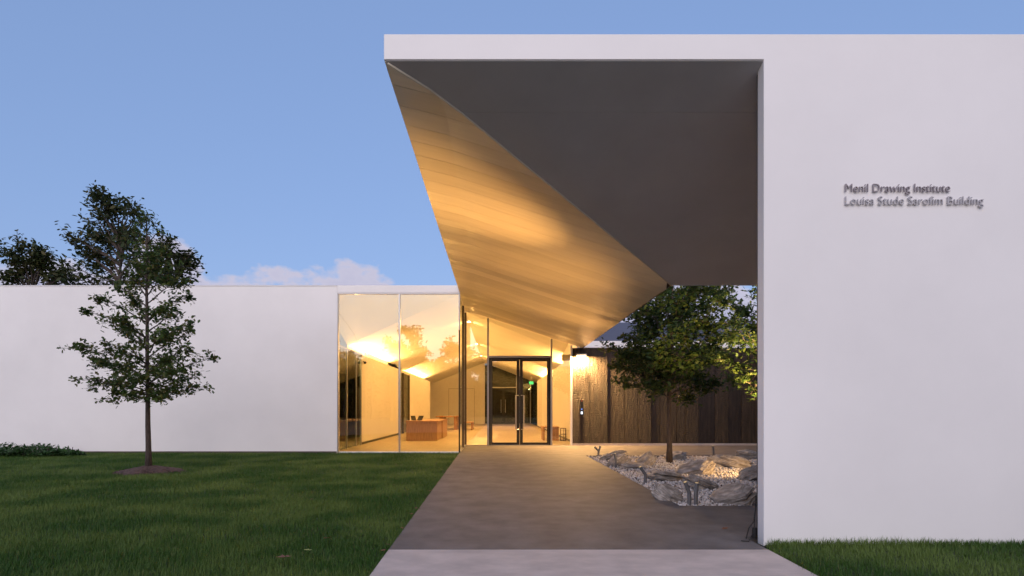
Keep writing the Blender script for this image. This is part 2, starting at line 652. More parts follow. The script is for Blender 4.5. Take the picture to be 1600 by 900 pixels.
# gold soffit: boards, each about 0.4 m, running across the slope, never quite level with each other
prev_d = 0.004
pitch = 0.4
k = 0
Y = YF + 0.02
while Y < YE - 0.1:
    p = pitch * random.uniform(0.93, 1.07)
    y0, y1 = Y, min(Y + p - 0.0005, YE - 0.02)
    Y += p
    next_d = min(0.016, max(0.0, prev_d + random.choice((-1, 1)) * random.uniform(0.003, 0.0095)))
    drop = 1.0       # front edge hangs lower, then curls up to the next lap
    nx = 10
    mb = MB()
    wob = [random.uniform(-0.0006, 0.0006) for _ in range(nx + 1)]
    prof = ((0.0, prev_d), (1.0, next_d - 0.0016))
    prev_d = next_d
    w = nx + 1
    nr_ = len(prof)
    for (u, dzf) in prof:
        yy = y0 + (y1 - y0) * u
        hi = max(hipx(yy) - 0.004, XL + 0.012)
        if hipx(y1) > FX + 0.02:              # keep a vertex on the fold
            fx_ = min(FX, hi - 0.01)
            xs = list(np.linspace(XL + 0.004, fx_, 4)) + list(np.linspace(fx_, hi, nx - 2))[1:]
        else:
            xs = list(np.linspace(XL + 0.004, hi, nx + 1))
        xs = xs[:nx + 1]
        mb.v += [(x, yy, soffit_z(x) - drop * dzf + wob[i] * u) for i, x in enumerate(xs)]
    for r in range(nr_ - 1):
        for i in range(nx):
            mb.f.append((r * w + i, r * w + i + 1, (r + 1) * w + i + 1, (r + 1) * w + i))
    nb_ = len(mb.v)                           # front lip and upper side
    e0 = [mb.v[i] for i in range(w)]
    e1 = [mb.v[(nr_ - 1) * w + i] for i in range(w)]
    mb.v += [(x, y, soffit_z(x) + 0.02) for x, y, z in e0] + [(x, y, soffit_z(x) + 0.02) for x, y, z in e1]
    for i in range(nx):
        mb.f.append((i, nb_ + i, nb_ + i + 1, i + 1))
        mb.f.append((nb_ + i, nb_ + w + i, nb_ + w + i + 1, nb_ + i + 1))
    child(mb, 'soffit_board', M['board'], pav)
    k += 1
# grey front soffit: a border band and the field
def fs_panel(ya, yb, xr, inset=0.0):
    ym = YF + (ZS - ZFX) * (YO - YF) / (ZS - ZO)
    mid = [(hipx(ym), ym, front_z(ym))] if ya < ym < yb else []
    lo = [(hipx(ya), ya, front_z(ya)), (xr, ya, front_z(ya)), (xr, yb, front_z(yb)), (hipx(yb), yb, front_z(yb))] + mid
    hi = [(x, y, z + 0.03) for x, y, z in lo]
    return MB().loft(lo, hi)


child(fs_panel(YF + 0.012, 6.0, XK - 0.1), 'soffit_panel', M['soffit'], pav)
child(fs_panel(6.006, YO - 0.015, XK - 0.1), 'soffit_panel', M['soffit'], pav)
# bead along the hip
hp = [(XL + 0.03, YF + 0.03, ZS - 0.015)]
for t in np.linspace(0.08, 1, 14):
    yy = YF + (YO - YF) * t
    hp.append((hipx(yy), yy, min(front_z(yy), soffit_z(hipx(yy))) - 0.004))
child(MB().tube(hp, 0.012, 8), 'hip_bead', M['board'], pav, smooth=True)

nw = empty('white_wall', (XW, YF, 0))
tag(nw, 'tall white steel wall right of the path with a beam over the entrance', 'wall')
LP = [(XW, -0.05), (XK + 0.2, -0.05), (XK + 0.2, ZT), (XL, ZT), (XL, ZS + 0.004), (XW, ZS + 0.004)]
child(MB().loft([(x, YF, z) for x, z in LP], [(x, YF + 0.13, z) for x, z in LP]), 'wall_plate', M['white'], nw, bevel=0.004)
child(MB().box(XW + 0.002, YF + 0.132, 0.0, XW + 0.06, YF + 0.15, front_z(YF + 0.15) - 0.02), 'edge_gasket', M['rubber'], nw)
# right side and back of the near court (never seen, keeps the light honest)
cw = MB().box(XK, YF + 0.2, -0.05, XK + 0.2, YE + 4, ZT - 0.01).build('court_side_wall', M['white'])
tag(cw, 'white wall closing the far side of the stone garden', 'wall')

# lettering --------------------------------------------------------
def letters(body, px0, px1, pytop, pybase, mat, parent, name, Yw=YF, depth=0.016, stand=0.008):
    cu = bpy.data.curves.new('lettering', 'FONT')
    cu.body = body
    cu.extrude = 0.5
    cu.resolution_u = 4
    cu.offset = -0.011
    tmp = bpy.data.objects.new('lettering_tmp', cu)
    C.objects.link(tmp)
    bpy.context.view_layer.update()
    dg = bpy.context.evaluated_depsgraph_get()
    me = bpy.data.meshes.new_from_object(tmp.evaluated_get(dg))
    bpy.data.objects.remove(tmp)
    bm = bmesh.new()
    bm.from_mesh(me)
    bmesh.ops.remove_doubles(bm, verts=bm.verts, dist=1e-5)
    xs = [v.co.x for v in bm.verts]
    cap = max(v.co.y for v in bm.verts)
    base = 0.0
    x0, x1 = min(xs), max(xs)
    A = at(px0, pybase, Yw)
    B = at(px1, pytop, Yw)
    # islands -> letters (merge islands that overlap in x: dots of i)
    seen, isl = set(), []
    for v in bm.verts:
        if v.index in seen:
            continue
        st, grp = [v], []
        seen.add(v.index)
        while st:
            q = st.pop()
            grp.append(q)
            for e in q.link_edges:
                o = e.other_vert(q)
                if o.index not in seen:
                    seen.add(o.index)
                    st.append(o)
        isl.append(grp)
    boxes = []
    for grp in isl:
        lo, hi = min(v.co.x for v in grp), max(v.co.x for v in grp)
        boxes.append([lo, hi, list(grp)])
    boxes.sort(key=lambda b: b[0])
    out = []
    for b in boxes:
        if out and b[0] < out[-1][1] - 0.3 * min(b[1] - b[0], out[-1][1] - out[-1][0]):
            out[-1][1] = max(out[-1][1], b[1])
            out[-1][2] += b[2]
        else:
            out.append(b)
    for lo, hi, grp in out:
        ids = {v.index: i for i, v in enumerate(grp)}
        vs = []
        for v in grp:
            x = A.x + (v.co.x - x0) / (x1 - x0) * (B.x - A.x)
            z = A.z + v.co.y / cap * (B.z - A.z)
            y = Yw - stand - (0.5 - v.co.z) * depth if v.co.z > 0 else Yw - stand - (0.5 - v.co.z) * depth
            vs.append((x, y, z))
        fs = [tuple(ids[v.index] for v in f.verts) for f in bm.faces if f.verts[0].index in ids]
        mb = MB()
        mb.v, mb.f = vs, fs
        child(mb, name, mat, parent)
    bm.free()


s1 = empty('raised_lettering', tuple(at(1319, 301, YF - 0.02)))
tag(s1, 'upper line of dark raised letters on the tall white wall', 'lettering', 'wall lettering lines')
letters('Menil Drawing Institute', 1319, 1482, 288.5, 301, M['letter'], s1, 'letter')
s2 = empty('raised_lettering', tuple(at(1319, 321, YF - 0.02)))
tag(s2, 'lower line of paler raised letters on the tall white wall', 'lettering', 'wall lettering lines')
letters('Louisa Stude Sarofim Building', 1319, 1534, 308, 321, plain('shadow_grey_letter', (0.50, 0.48, 0.50), 0.5), s2, 'letter')  # white letters coloured grey to include the shadows around them

# ------------------------------------------------------------------ main building
bld = empty('museum_building', (-4.68, YG, 0))
tag(bld, 'long low white building with glazed corner and folded lit ceiling beyond the lawn', 'building')
GX0 = (527 - VX) * YG / F                       # left edge of glass
child(MB().box(-46, YG, -0.05, GX0 - 0.006, YG + 0.25, 4.86), 'wall', M['white'], bld)
child(MB().box(-46, YG - 0.012, 4.863, GX0 - 0.006, YG + 0.25, 4.885), 'wall_cap', M['whitetrim'], bld)
child(MB().box(-46, YG - 0.01, -0.03, GX0 - 0.02, YG - 0.002, 0.035), 'base_strip', M['bronze'], bld)
child(MB().box(GX0, YG, 4.665, XL - 0.012, YG + 0.25, 4.885), 'fascia', M['white'], bld)
child(MB().box(GX0, YG + 0.012, 4.628, XL - 0.02, YG + 0.09, 4.655), 'glass_head', M['steel'], bld)
# roofs and hidden shell
shell = MB()
shell.box(-46, YG + 0.26, 4.70, -9.0, 24.0, 4.85)
shell.box(-9.0, YG + 0.26, 4.76, XL, YE, 4.86)
shell.box(-9.0, YE, 5.22, 2.9, 49, 5.35)
shell.box(2.9, 23.5, 5.0, 4.6, 49, 5.2)
shell.box(-46, 23.8, -0.05, -9.0, 24.0, 4.70)
child(shell, 'roof_slab', M['white'], bld)
# interior floor
fl = MB()
fl.poly([(-9, YG + 0.05, 0.0), (XL + 0.0, YG + 0.05, 0.0), (XL + 0.0, YE + 0.21, 0.0), (XL, 48.8, 0.0), (-9, 48.8, 0.0)])
fl.poly([(XL, YE + 0.21, 0.0), (2.9, YE + 0.21, 0.0), (2.9, 48.8, 0.0), (XL, 48.8, 0.0)])
child(fl, 'floor', M['ifloor'], bld)
# interior walls
XA, XB = -4.80, 2.80
ZW = 3.2
TR = 0.36                                    # trough depth


def iwall_left(y0, y1, cove=True):
    mb = MB().box(XA - 0.14, y0, 0.09, XA, y1, ZW)
    child(mb, 'inner_wall', M['iwall'], bld)
    child(MB().box(XA - 0.13, y0, 0.0, XA - 0.02, y1, 0.09), 'skirting', M['dark'], bld)
    if cove:
        t = MB().box(XA - 0.141 - TR, y0, ZW - 0.16, XA - 0.141, y1, ZW - 0.13)
        t.box(XA - 0.16 - TR, y0, ZW - 0.16, XA - 0.142 - TR, y1, 4.4)
        child(t, 'cove_trough', M['ceil'], bld)


def iwall_right(y0, y1, cove=True):
    child(MB().box(XB, y0, 0.09, XB + 0.14, y1, ZW), 'inner_wall', M['iwall'], bld)
    child(MB().box(XB + 0.02, y0, 0.0, XB + 0.13, y1, 0.09), 'skirting', M['dark'], bld)
    if cove:
        t = MB().box(XB + 0.141, y0, ZW - 0.16, XB + 0.141 + TR, y1, ZW - 0.13)
        t.box(XB + 0.142 + TR, y0, ZW - 0.16, XB + 0.16 + TR, y1, 4.4)
        child(t, 'cove_trough', M['ceil'], bld)


iwall_left(19.72, 27.0)
iwall_left(30.6, 39.8)
iwall_right(23.72, 28.2)
iwall_right(30.9, 39.0)
child(MB().box(XB, YE + 0.12, 0.09, XB + 0.14, 23.70, 4.3), 'inner_wall', M['iwall'], bld)
child(MB().box(XB + 0.02, YE + 0.12, 0.0, XB + 0.13, 23.70, 0.088), 'skirting', M['dark'], bld)
# recess backs (left 16.3-19.7, 27-30.6, 39.8-46; right 28.2-30.9, 39-46)
rc = MB()
rc.box(-6.6, YG + 0.30, 0.0, -6.5, 48.7, 4.9)
rc.box(XA - 0.75, 16.7, 0.0, XA - 0.70, 19.68, 3.3)
rc.box(XA - 0.75, 27.0, 0.0, XA - 0.70, 30.6, 3.3)
rc.box(XA - 0.695, 19.60, 0.0, XA - 0.16, 19.66, 3.3)
rc.box(XA - 0.695, 30.5, 0.0, XA - 0.16, 30.56, 3.3)
rc.box(4.4, 23.6, 0.0, 4.5, 48.7, 4.85)
rc.box(-6.49, 22.0, 0.0, XA - 0.6, 22.1, 4.7)
rc.box(-6.49, YG + 0.26, 0.0, XA - 0.02, YG + 0.36, 4.7)
child(rc, 'recess_wall', M['iwall'], bld)
for (x0, x1, y0, y1) in ((XA - 0.12, XA, 27.01, 27.08), (XA - 0.12, XA, 30.5, 30.59), (XA - 0.12, XA, 28.6, 28.66)):
    child(MB().box(x0, y0, 0, x1, y1, ZW), 'door_jamb', M['bronze'], bld)
child(MB().box(XA - 0.12, 27.09, ZW - 0.1, XA, 30.49, ZW), 'door_head', M['iwall'], bld)
child(MB().box(XA - 0.07, 27.1, 0.02, XA - 0.05, 28.59, ZW - 0.11), 'door_glass', M['glassdark'], bld)
child(MB().box(XA - 0.07, 28.67, 0.02, XA - 0.05, 30.49, ZW - 0.11), 'door_glass', M['glassdark'], bld)
# folded ceiling -----------------------------------------------------
ZR0, ZR1 = 4.67, 5.08
def rz(y):
    return ZR0 + (ZR1 - ZR0) * max(0, (y - 27)) / 20


XCL, XCR = XA - 0.14 - TR, XB + 0.14 + TR
ZC = 3.52
facets = [
    [(XL, YG + 0.12, ZS - 0.01), (XCL, 19.70, ZC), (XCL, YG + 0.12, ZS - 0.02)],
    [(XL, YG + 0.12, ZS - 0.01), (XL, 27, rz(27)), (XCL, 28.2, ZC), (XCL, 19.70, ZC)],
    [(XL, 27, rz(27)), (XCL, 30.9, 3.30), (XCL, 28.2, 3.66)],
    [(XL, 27, rz(27)), (XL, 46, rz(46)), (XCL, 40, ZC - 0.1), (XCL, 30.9, 3.42)],
    [(XL, 46, rz(46)), (XCL, 46, 3.38), (XCL, 40, ZC - 0.1)],
    [(XL, YE + 0.08, ZS - 0.01), (XCR, YE + 0.08, 4.25), (XCR, 23.7, ZC)],
    [(XL, YE + 0.08, ZS - 0.01), (XCR, 23.7, ZC), (XCR, 28.2, ZC), (XL, 27, rz(27))],
    [(XL, 27, rz(27)), (XCR, 28.2, 3.66), (XCR, 30.9, 3.30)],
    [(XL, 27, rz(27)), (XCR, 30.9, 3.42), (XCR, 39, ZC - 0.1), (XL, 46, rz(46))],
    [(XL, 46, rz(46)), (XCR, 39, ZC - 0.1), (XCR, 46, 3.38)],
]
for fct in facets:
    child(MB().loft(fct, [(x, y, z + 0.02) for x, y, z in fct]), 'ceiling_facet', M['ceil'], bld)
# rear wall: plaster half with flush door, glazed half
child(MB().box(XCL - 0.5, 46.02, 0, XL - 0.06, 46.2, 5.2), 'rear_wall', M['iwall'], bld)
child(MB().box(-4.0, 46.0, 0.0, -1.9, 46.015, 2.9), 'flush_door', M['iwall'], bld)
for x in (-4.02, -1.9):
    child(MB().box(x, 46.0, 0, x + 0.02, 46.016, 2.92), 'door_gap', M['bronze'], bld)
child(MB().box(-4.0, 45.99, 2.9, -1.9, 46.016, 2.92), 'door_gap', M['bronze'], bld)
child(MB().box(XL - 0.05, 45.95, 0, XL + 0.07, 46.1, 5.1), 'rear_post', M['iwall'], bld)
child(MB().box(XL + 0.08, 46.0, 0.02, 4.4, 46.03, 5.1), 'rear_glass', M['glassdark'], bld)
for x in (-0.55, 1.55, 2.7):
    child(MB().box(x, 45.96, 0, x + 0.06, 46.0, 4.9 if x < 0 else 4.3), 'rear_mullion', M['steel'], bld)
child(MB().box(-0.48, 45.955, 2.98, 1.54, 45.998, 3.05), 'rear_transom', M['steel'], bld)
rd = empty('rear_double_door', (0.5, 45.93, 0))
tag(rd, 'distant black framed glass double door at the far end of the hall', 'door')
for s in (0, 1):
    xx = -0.47 + s * 1.0
    fr_ = MB().box(xx, 45.90, 0, xx + 0.09, 45.95, 2.95).box(xx + 0.9, 45.90, 0, xx + 0.99, 45.95, 2.95)
    fr_.box(xx + 0.09, 45.90, 2.86, xx + 0.9, 45.95, 2.95).box(xx + 0.09, 45.90, 0, xx + 0.9, 45.95, 0.12)
    lf = child(fr_, 'door_leaf', M['dark'], rd)
    hx = xx + (0.78 if s == 0 else 0.14)
    hd = sub(MB().tube([(hx, 45.9, 0.95), (hx, 45.82, 0.95), (hx, 45.82, 2.0), (hx, 45.9, 2.0)], 0.022, 6), 'handle', M['steel'], lf)
child(MB().box(XL - 0.02, 47.9, 0, 4.4, 48.0, 5), 'dark_court_sheet', M['dark'], bld)  # black sheet standing in for the darkness of the court beyond

# cove lamps -----------------------------------------------------------
emw = emit('cove_led', (1.0, 0.66, 0.30), 6.0)
def cove(side, y0, y1, watts, label):
    x = (XA - 0.30) if side < 0 else (XB + 0.30)
    me = MB().box(x - 0.03, y0 + 0.1, ZW - 0.125, x + 0.03, y1 - 0.1, ZW - 0.10)
    o = me.build('cove_light', emw)
    tag(o, label, 'cove light')
    la = bpy.data.lights.new('cove_lamp', 'AREA')
    la.shape = 'RECTANGLE'
    la.size = 0.12
    la.size_y = y1 - y0 - 0.2
    la.energy = watts
    la.color = (1.0, 0.52, 0.145)
    lo = bpy.data.objects.new('cove_lamp', la)
    C.objects.link(lo)
    lo.location = (x + side * 0.08, (y0 + y1) / 2, ZW + 0.0)
    # point up and inward: local -Z -> (dir)
    d = Vector((1.0 * (-side), 0, 0.55)).normalized()
    q = d.to_track_quat('-Z', 'Y')
    zax, yax = -d, Vector((0, 1, 0))
    xax = yax.cross(zax).normalized()
    lo.rotation_euler = Matrix((xax, yax, zax)).transposed().to_euler()
    lo.parent = o
    lo.matrix_parent_inverse = Matrix.Identity(4)


cove(-1, 19.8, 27.0, 290, 'glowing ceiling cove on top of the nearer left hall wall')
cove(-1, 30.7, 39.8, 350, 'glowing ceiling cove on top of the farther left hall wall')
cove(1, 23.8, 28.1, 190, 'glowing ceiling cove on the right hall wall, nearer stretch')
cove(1, 31.0, 39.0, 320, 'glowing ceiling cove on the right hall wall, farther stretch')

# glazing -----------------------------------------------------------
gl = empty('glass_facade', (GX0, YG, 0))
tag(gl, 'two tall frameless glass panes at the corner of the white building', 'glazing')
xm = (624 - VX) * YG / F
for a, b in ((GX0 + 0.02, xm - 0.02), (xm + 0.02, XL - 0.03)):
    child(MB().poly([(a, YG + 0.05, 0.03), (b, YG + 0.05, 0.03), (b, YG + 0.05, 4.627), (a, YG + 0.05, 4.627)]), 'pane', M['glass'], gl)
child(MB().box(xm - 0.022, YG + 0.0, 0.0, xm + 0.022, YG + 0.1, 4.63), 'mullion', M['steel'], gl)
child(MB().box(GX0 + 0.002, YG + 0.002, 0.0, GX0 + 0.026, YG + 0.1, 4.663), 'frame', M['steel'], gl)
child(MB().box(GX0 + 0.05, YG + 0.01, -0.02, XL, YG + 0.09, 0.028), 'frame', M['whitetrim'], gl)
child(MB().box(XL - 0.028, YG + 0.0, 0.0, XL + 0.012, YG + 0.06, 3.58), 'corner_post', M['dark'], gl)
child(MB().box(XL - 0.026, YG + 0.002, 3.582, XL + 0.010, YG + 0.05, 4.66), 'corner_post', M['steel'], gl)
sg = empty('side_glazing', (XL, 17.8, 0))
tag(sg, 'narrow glass return between the corner pane and the entrance doors', 'glazing')
child(MB().poly([(XL - 0.01, YG + 0.08, 0.02), (XL - 0.01, YE - 0.02, 0.02), (XL - 0.01, YE - 0.02, 4.62), (XL - 0.01, YG + 0.08, 4.62)]), 'pane', M['glass'], sg)
child(MB().box(XL - 0.03, 17.95, 0, XL + 0.03, 18.02, 4.6), 'mullion', M['bronze'], sg)
child(MB().box(XL - 0.03, YE - 0.06, 0, XL + 0.03, YE + 0.02, 4.62), 'mullion', M['bronze'], sg)
child(MB().box(XL - 0.03, YG + 0.07, -0.01, XL + 0.03, YE - 0.07, 0.03), 'sill', M['steel'], sg)

ex = lambda px: (px - VX) * YE / F
ez = lambda py: CH - (py - VY) * YE / F
eg = empty('entrance_glazing', (XL, YE, 0))
tag(eg, 'glass screen with slim steel mullions around the black entrance doors', 'glazing')
mull = [ex(762.5), ex(861.5), ex(892.5)]
ZH = ez(557.5)
def head(x):
    return soffit_z(x) - 0.03
segs = [(XL + 0.03, mull[0] - 0.03), (mull[1] + 0.03, mull[2] - 0.04)]
for a, b in segs:
    child(MB().poly([(a, YE, 0.02), (b, YE, 0.02), (b, YE, head(b)), (a, YE, head(a))]), 'pane', M['glass'], eg)
a, b = mull[0] + 0.03, mull[1] - 0.03
child(MB().poly([(a, YE, ZH + 0.04), (b, YE, ZH + 0.04), (b, YE, head(b)), (a, YE, head(a))]), 'pane', M['glass'], eg)
for x in mull[:2]:
    child(MB().box(x - 0.03, YE - 0.05, 0, x + 0.03, YE + 0.06, head(x) - 0.005), 'mullion', M['steel'], eg)
child(MB().box(mull[0] + 0.031, YE - 0.05, ZH - 0.035, mull[1] - 0.031, YE + 0.06, ZH + 0.035), 'transom', M['steel'], eg)
child(MB().box(mull[2] - 0.035, YE - 0.06, 0, mull[2] + 0.035, YE + 0.10, head(mull[2]) - 0.005), 'end_post', M['whitetrim'], eg)
child(MB().box(XL + 0.03, YE - 0.02, -0.01, mull[2] - 0.04, YE + 0.05, 0.015), 'sill', M['steel'], eg)

dd = empty('entrance_double_door', (0.8, YE, 0))
tag(dd, 'tall black framed glass double door with long steel pulls', 'door')
d0, d1 = mull[0] + 0.034, mull[1] - 0.034
dm = (d0 + d1) / 2
child(MB().box(d0, YE - 0.04, 0.016, d0 + 0.07, YE + 0.05, ZH - 0.04).box(d1 - 0.07, YE - 0.04, 0.016, d1, YE + 0.05, ZH - 0.04)
      .box(d0 + 0.071, YE - 0.04, ZH - 0.10, d1 - 0.071, YE + 0.05, ZH - 0.04), 'door_frame', M['dark'], dd)
for s in (0, 1):
    x0 = d0 + 0.074 if s == 0 else dm + 0.006
    x1 = dm - 0.006 if s == 0 else d1 - 0.074
    st0, st1 = (0.045, 0.10) if s == 0 else (0.10, 0.045)
    zt = ZH - 0.105
    lf = child(MB().box(x0, YE - 0.03, 0.02, x0 + st0, YE + 0.03, zt).box(x1 - st1, YE - 0.03, 0.02, x1, YE + 0.03, zt)
               .box(x0 + st0, YE - 0.03, zt - 0.05, x1 - st1, YE + 0.03, zt).box(x0 + st0, YE - 0.03, 0.02, x1 - st1, YE + 0.03, 0.10),
               'door_leaf', M['dark'], dd)
    pn = sub(MB().poly([(x0 + st0, YE, 0.10), (x1 - st1, YE, 0.10), (x1 - st1, YE, zt - 0.05), (x0 + st0, YE, zt - 0.05)]), 'pane', M['glass'], lf)
    hx = dm - 0.14 if s == 0 else dm + 0.14
    hb = dm - 0.05 if s == 0 else dm + 0.05
    sub(MB().tube([(hb, YE - 0.035, 0.56), (hx, YE - 0.10, 0.56), (hx, YE - 0.10, 1.74), (hb, YE - 0.035, 1.74)], 0.017, 8), 'pull_handle', M['steel'], lf)

# left inner glass door
lg = empty('inner_glass_door', (XA, 17.9, 0))
tag(lg, 'bronze framed glass door with square pull in the left side of the hall', 'door')
for y0 in (16.62, 17.75, 18.95, 19.62):
    child(MB().box(XA - 0.03, y0, 0, XA + 0.01, y0 + 0.05, 3.15), 'stile', M['steel'], lg)
child(MB().box(XA - 0.05, 16.62, 3.152, XA + 0.03, 19.69, 3.21), 'head_rail', M['bronze'], lg)
child(MB().box(XA - 0.012, 16.70, 0.02, XA - 0.004, 19.6, 3.15), 'pane', M['glassdark'], lg)
child(MB().tube([(XA + 0.03, 18.9, 0.85), (XA + 0.10, 18.9, 0.85), (XA + 0.10, 18.9, 2.0), (XA + 0.03, 18.9, 2.0)], 0.018, 6), 'pull_handle', M['bronze'], lg)

# ------------------------------------------------------------------ brown clad wall and lower roof
bw = empty('clad_wall', (ex(894), YE, 0))
tag(bw, 'dark brown wall of rough vertical boards behind the stone garden', 'wall')
X = ex(894.5)
bx_end = XK - 0.05
child(MB().box(X, YE + 0.06, 0.0, bx_end, YE + 0.25, 3.395), 'backing', M['dark'], bw)
i = 0
first = True
while X < bx_end - 0.1:
    wv = 0.60 if first else random.choice([0.46, 0.60, 0.62, 0.30, 0.58])
    first = False
    x1 = min(X + wv, bx_end)
    pr = random.uniform(-0.012, 0.016)
    child(MB().box(X + 0.006, YE - 0.02 - pr, 0.075, x1 - 0.006, YE + 0.055, 3.385), 'cladding_board', M['clad'], bw, bevel=0.004)
    X = x1
child(MB().box(ex(894.5), YE - 0.03, 0.0, bx_end, YE + 0.055, 0.07), 'plinth', M['conc_light'], bw)

lr = empty('lower_roof', (XO, YE, 3.4))
tag(lr, 'white edged roof rising behind the brown wall and garden tree', 'roof')
child(MB().box(ex(905), YE - 0.06, 3.40, XK, YE + 0.02, 3.63), 'fascia', M['white'], lr)
q = [(XO, YE + 0.03, 3.60), (XK, YE + 0.03, 3.60), (XK, 23.4, 4.9), (XL, 23.4, 4.9), (XL, YE + 0.03, 4.85)]
q = [(XO, YE + 0.03, 3.60), (XK, YE + 0.03, 3.60), (XK, 23.4, 4.9), (XO, 23.4, 4.9)]
child(MB().loft([(x, y, z - 0.05) for x, y, z in q], q), 'roof_plate', plain('roof_membrane', (0.10, 0.10, 0.13), 0.8, var=0.06), lr)

# wall sconce, number, keypad
sc = empty('wall_sconce', tuple(at(907.5, 556, YE - 0.1)))
tag(sc, 'small white downlight on the brown wall beside the entrance', 'wall lamp')
cx, cz = at(907.5, 556, YE).x, at(907.5, 556, YE).z
child(MB().box(cx - 0.17, YE - 0.20, cz, cx + 0.17, YE - 0.03, cz + 0.05), 'housing', M['whitetrim'], sc)
child(MB().box(cx - 0.15, YE - 0.19, cz - 0.012, cx + 0.15, YE - 0.05, cz - 0.003), 'lens', emit('sconce_lens', (1.0, 0.72, 0.36), 14), sc)
sp = bpy.data.lights.new('sconce_lamp', 'AREA')
sp.shape = 'RECTANGLE'; sp.size = 0.28; sp.size_y = 0.12
sp.energy = 500; sp.color = (1.0, 0.55, 0.19)
so = bpy.data.objects.new('sconce_lamp', sp)
so.location = (cx, YE - 0.13, cz - 0.02)
C.objects.link(so)
so.parent = sc; so.matrix_parent_inverse = Matrix.Translation(-Vector(sc.location))
nb = empty('house_number', tuple(at(901, 582, YE)))
tag(nb, 'black street number digits on the brown wall under the downlight', 'number')
letters('1412', 901.5, 916.5, 573, 581, M['dark'], nb, 'digit', Yw=YE - 0.045, depth=0.02, stand=0.015)
kp = empty('entry_keypad', tuple(at(908.5, 636, YE)))
tag(kp, 'slim black entry keypad with lit button on the brown wall', 'keypad')
kx = at(908.5, 636, YE).x
child(MB().box(kx - 0.06, YE - 0.075, ez(648), kx + 0.06, YE - 0.04, ez(624)), 'panel', M['dark'], kp, bevel=0.004)
child(MB().box(kx - 0.032, YE - 0.082, ez(647), kx + 0.032, YE - 0.076, ez(643)), 'lit_button', emit('keypad_white', (0.75, 0.85, 1.0), 1.4), kp)
child(MB().box(kx - 0.02, YE - 0.082, ez(640), kx + 0.02, YE - 0.076, ez(638.5)), 'blue_led', emit('keypad_blue', (0.15, 0.3, 1.0), 1.2), kp)
child(MB().box(kx - 0.025, YE - 0.082, ez(627.5), kx + 0.025, YE - 0.076, ez(625)), 'reader', plain('reader_red', (0.25, 0.06, 0.04), 0.4), kp)
wb = MB().box(ex(878.5), YE + 0.07, ez(563), ex(891), YE + 0.22, ez(553.5)).build('wall_box', plain('beige_metal', (0.62, 0.52, 0.36), 0.5), bevel=0.006)
tag(wb, 'beige metal box fixed high behind the glass beside the doors', 'box')

# ------------------------------------------------------------------ interior furniture
def panelbox(par, name, *a):
    return child(MB().box(*a), name, M['wood'], par, bevel=0.006)


dk = empty('reception_desk', (-3.0, 22, 0))
tag(dk, 'long oak reception desk with solid panel ends near the glass corner', 'desk')
panelbox(dk, 'desk_top', -3.62, 21.95, 0.745, -2.33, 26.2, 0.80)
panelbox(dk, 'end_panel', -3.60, 22.0, 0.0, -2.37, 22.06, 0.742)
panelbox(dk, 'side_panel', -2.45, 22.07, 0.0, -2.39, 23.9, 0.742)
panelbox(dk, 'side_panel', -2.41, 24.0, 0.0, -2.35, 26.1, 0.742)
panelbox(dk, 'end_panel', -3.60, 26.1, 0.0, -2.37, 26.16, 0.742)
for px, lab, tl in ((646.5, 'left one of two small dark screens standing on the oak desk', -0.25), (655.5, 'right one of two small dark screens standing on the oak desk', 0.3)):
    p0 = at(px, 656, 22.5)
    t = empty('desk_screen', (p0.x, 22.5, 0.80))
    t.rotation_euler = (0, 0, tl)
    tag(t, lab, 'screen', 'screens on the desk')
    o = MB().loft([(-0.10, 0, 0.01), (0.10, 0, 0.01), (0.10, 0.02, 0.01), (-0.10, 0.02, 0.01)],
                  [(-0.10 + tl * .3, 0.08, 0.19), (0.10 + tl * .3, 0.08, 0.19), (0.10 + tl * .3, 0.10, 0.19), (-0.10 + tl * .3, 0.10, 0.19)]).build('screen_panel', M['dark'], t)
    o = MB().loft([(-0.05, 0.04, 0), (0.05, 0.04, 0), (0.05, 0.15, 0), (-0.05, 0.15, 0)],
                  [(-0.05, 0.07, 0.1), (0.05, 0.07, 0.1), (0.05, 0.09, 0.1), (-0.05, 0.09, 0.1)]).build('stand', M['bronze'], t)
tb = empty('oak_table', (-3.0, 34, 0))
tag(tb, 'oak table with slab legs standing behind the reception desk', 'table')
panelbox(tb, 'table_top', -3.7, 33.4, 0.76, -2.36, 36.2, 0.82)
panelbox(tb, 'slab_leg', -3.5, 33.6, 0, -3.3, 36.0, 0.757)
panelbox(tb, 'slab_leg', -2.62, 33.6, 0, -2.42, 36.0, 0.757)
for px, lab in ((697, 'white booklet lying left on the farther oak table'), (709, 'white booklet lying right on the farther oak table')):
    p0 = at(px, 650, 34)
    tag(MB().box(p0.x - 0.13, 33.7, 0.824, p0.x + 0.13, 34.1, 0.85).build('booklet', M['whitetrim']), lab, 'booklet')
bn = empty('oak_bench', (-1.7, 33, 0))
tag(bn, 'low oak bench standing in the middle of the hall', 'bench')
panelbox(bn, 'seat', -2.05, 32.6, 0.42, -1.45, 35.0, 0.47)
panelbox(bn, 'slab_leg', -2.03, 32.7, 0, -1.95, 34.9, 0.417)
panelbox(bn, 'slab_leg', -1.55, 32.7, 0, -1.47, 34.9, 0.417)
b2 = empty('oak_bench', (2.1, 22.4, 0))
tag(b2, 'short oak bench against the right wall behind the entrance door', 'bench')
panelbox(b2, 'seat', 1.82, 22.2, 0.50, 2.48, 23.4, 0.56)
panelbox(b2, 'slab_leg', 1.84, 22.25, 0, 1.90, 23.35, 0.497)
panelbox(b2, 'slab_leg', 2.16, 22.25, 0, 2.46, 22.31, 0.497)
panelbox(b2, 'slab_leg', 2.40, 22.33, 0, 2.46, 23.35, 0.497)
us = empty('umbrella_stand', (2.58, 22.0, 0))
tag(us, 'dark wire umbrella stand beside the short bench', 'stand')
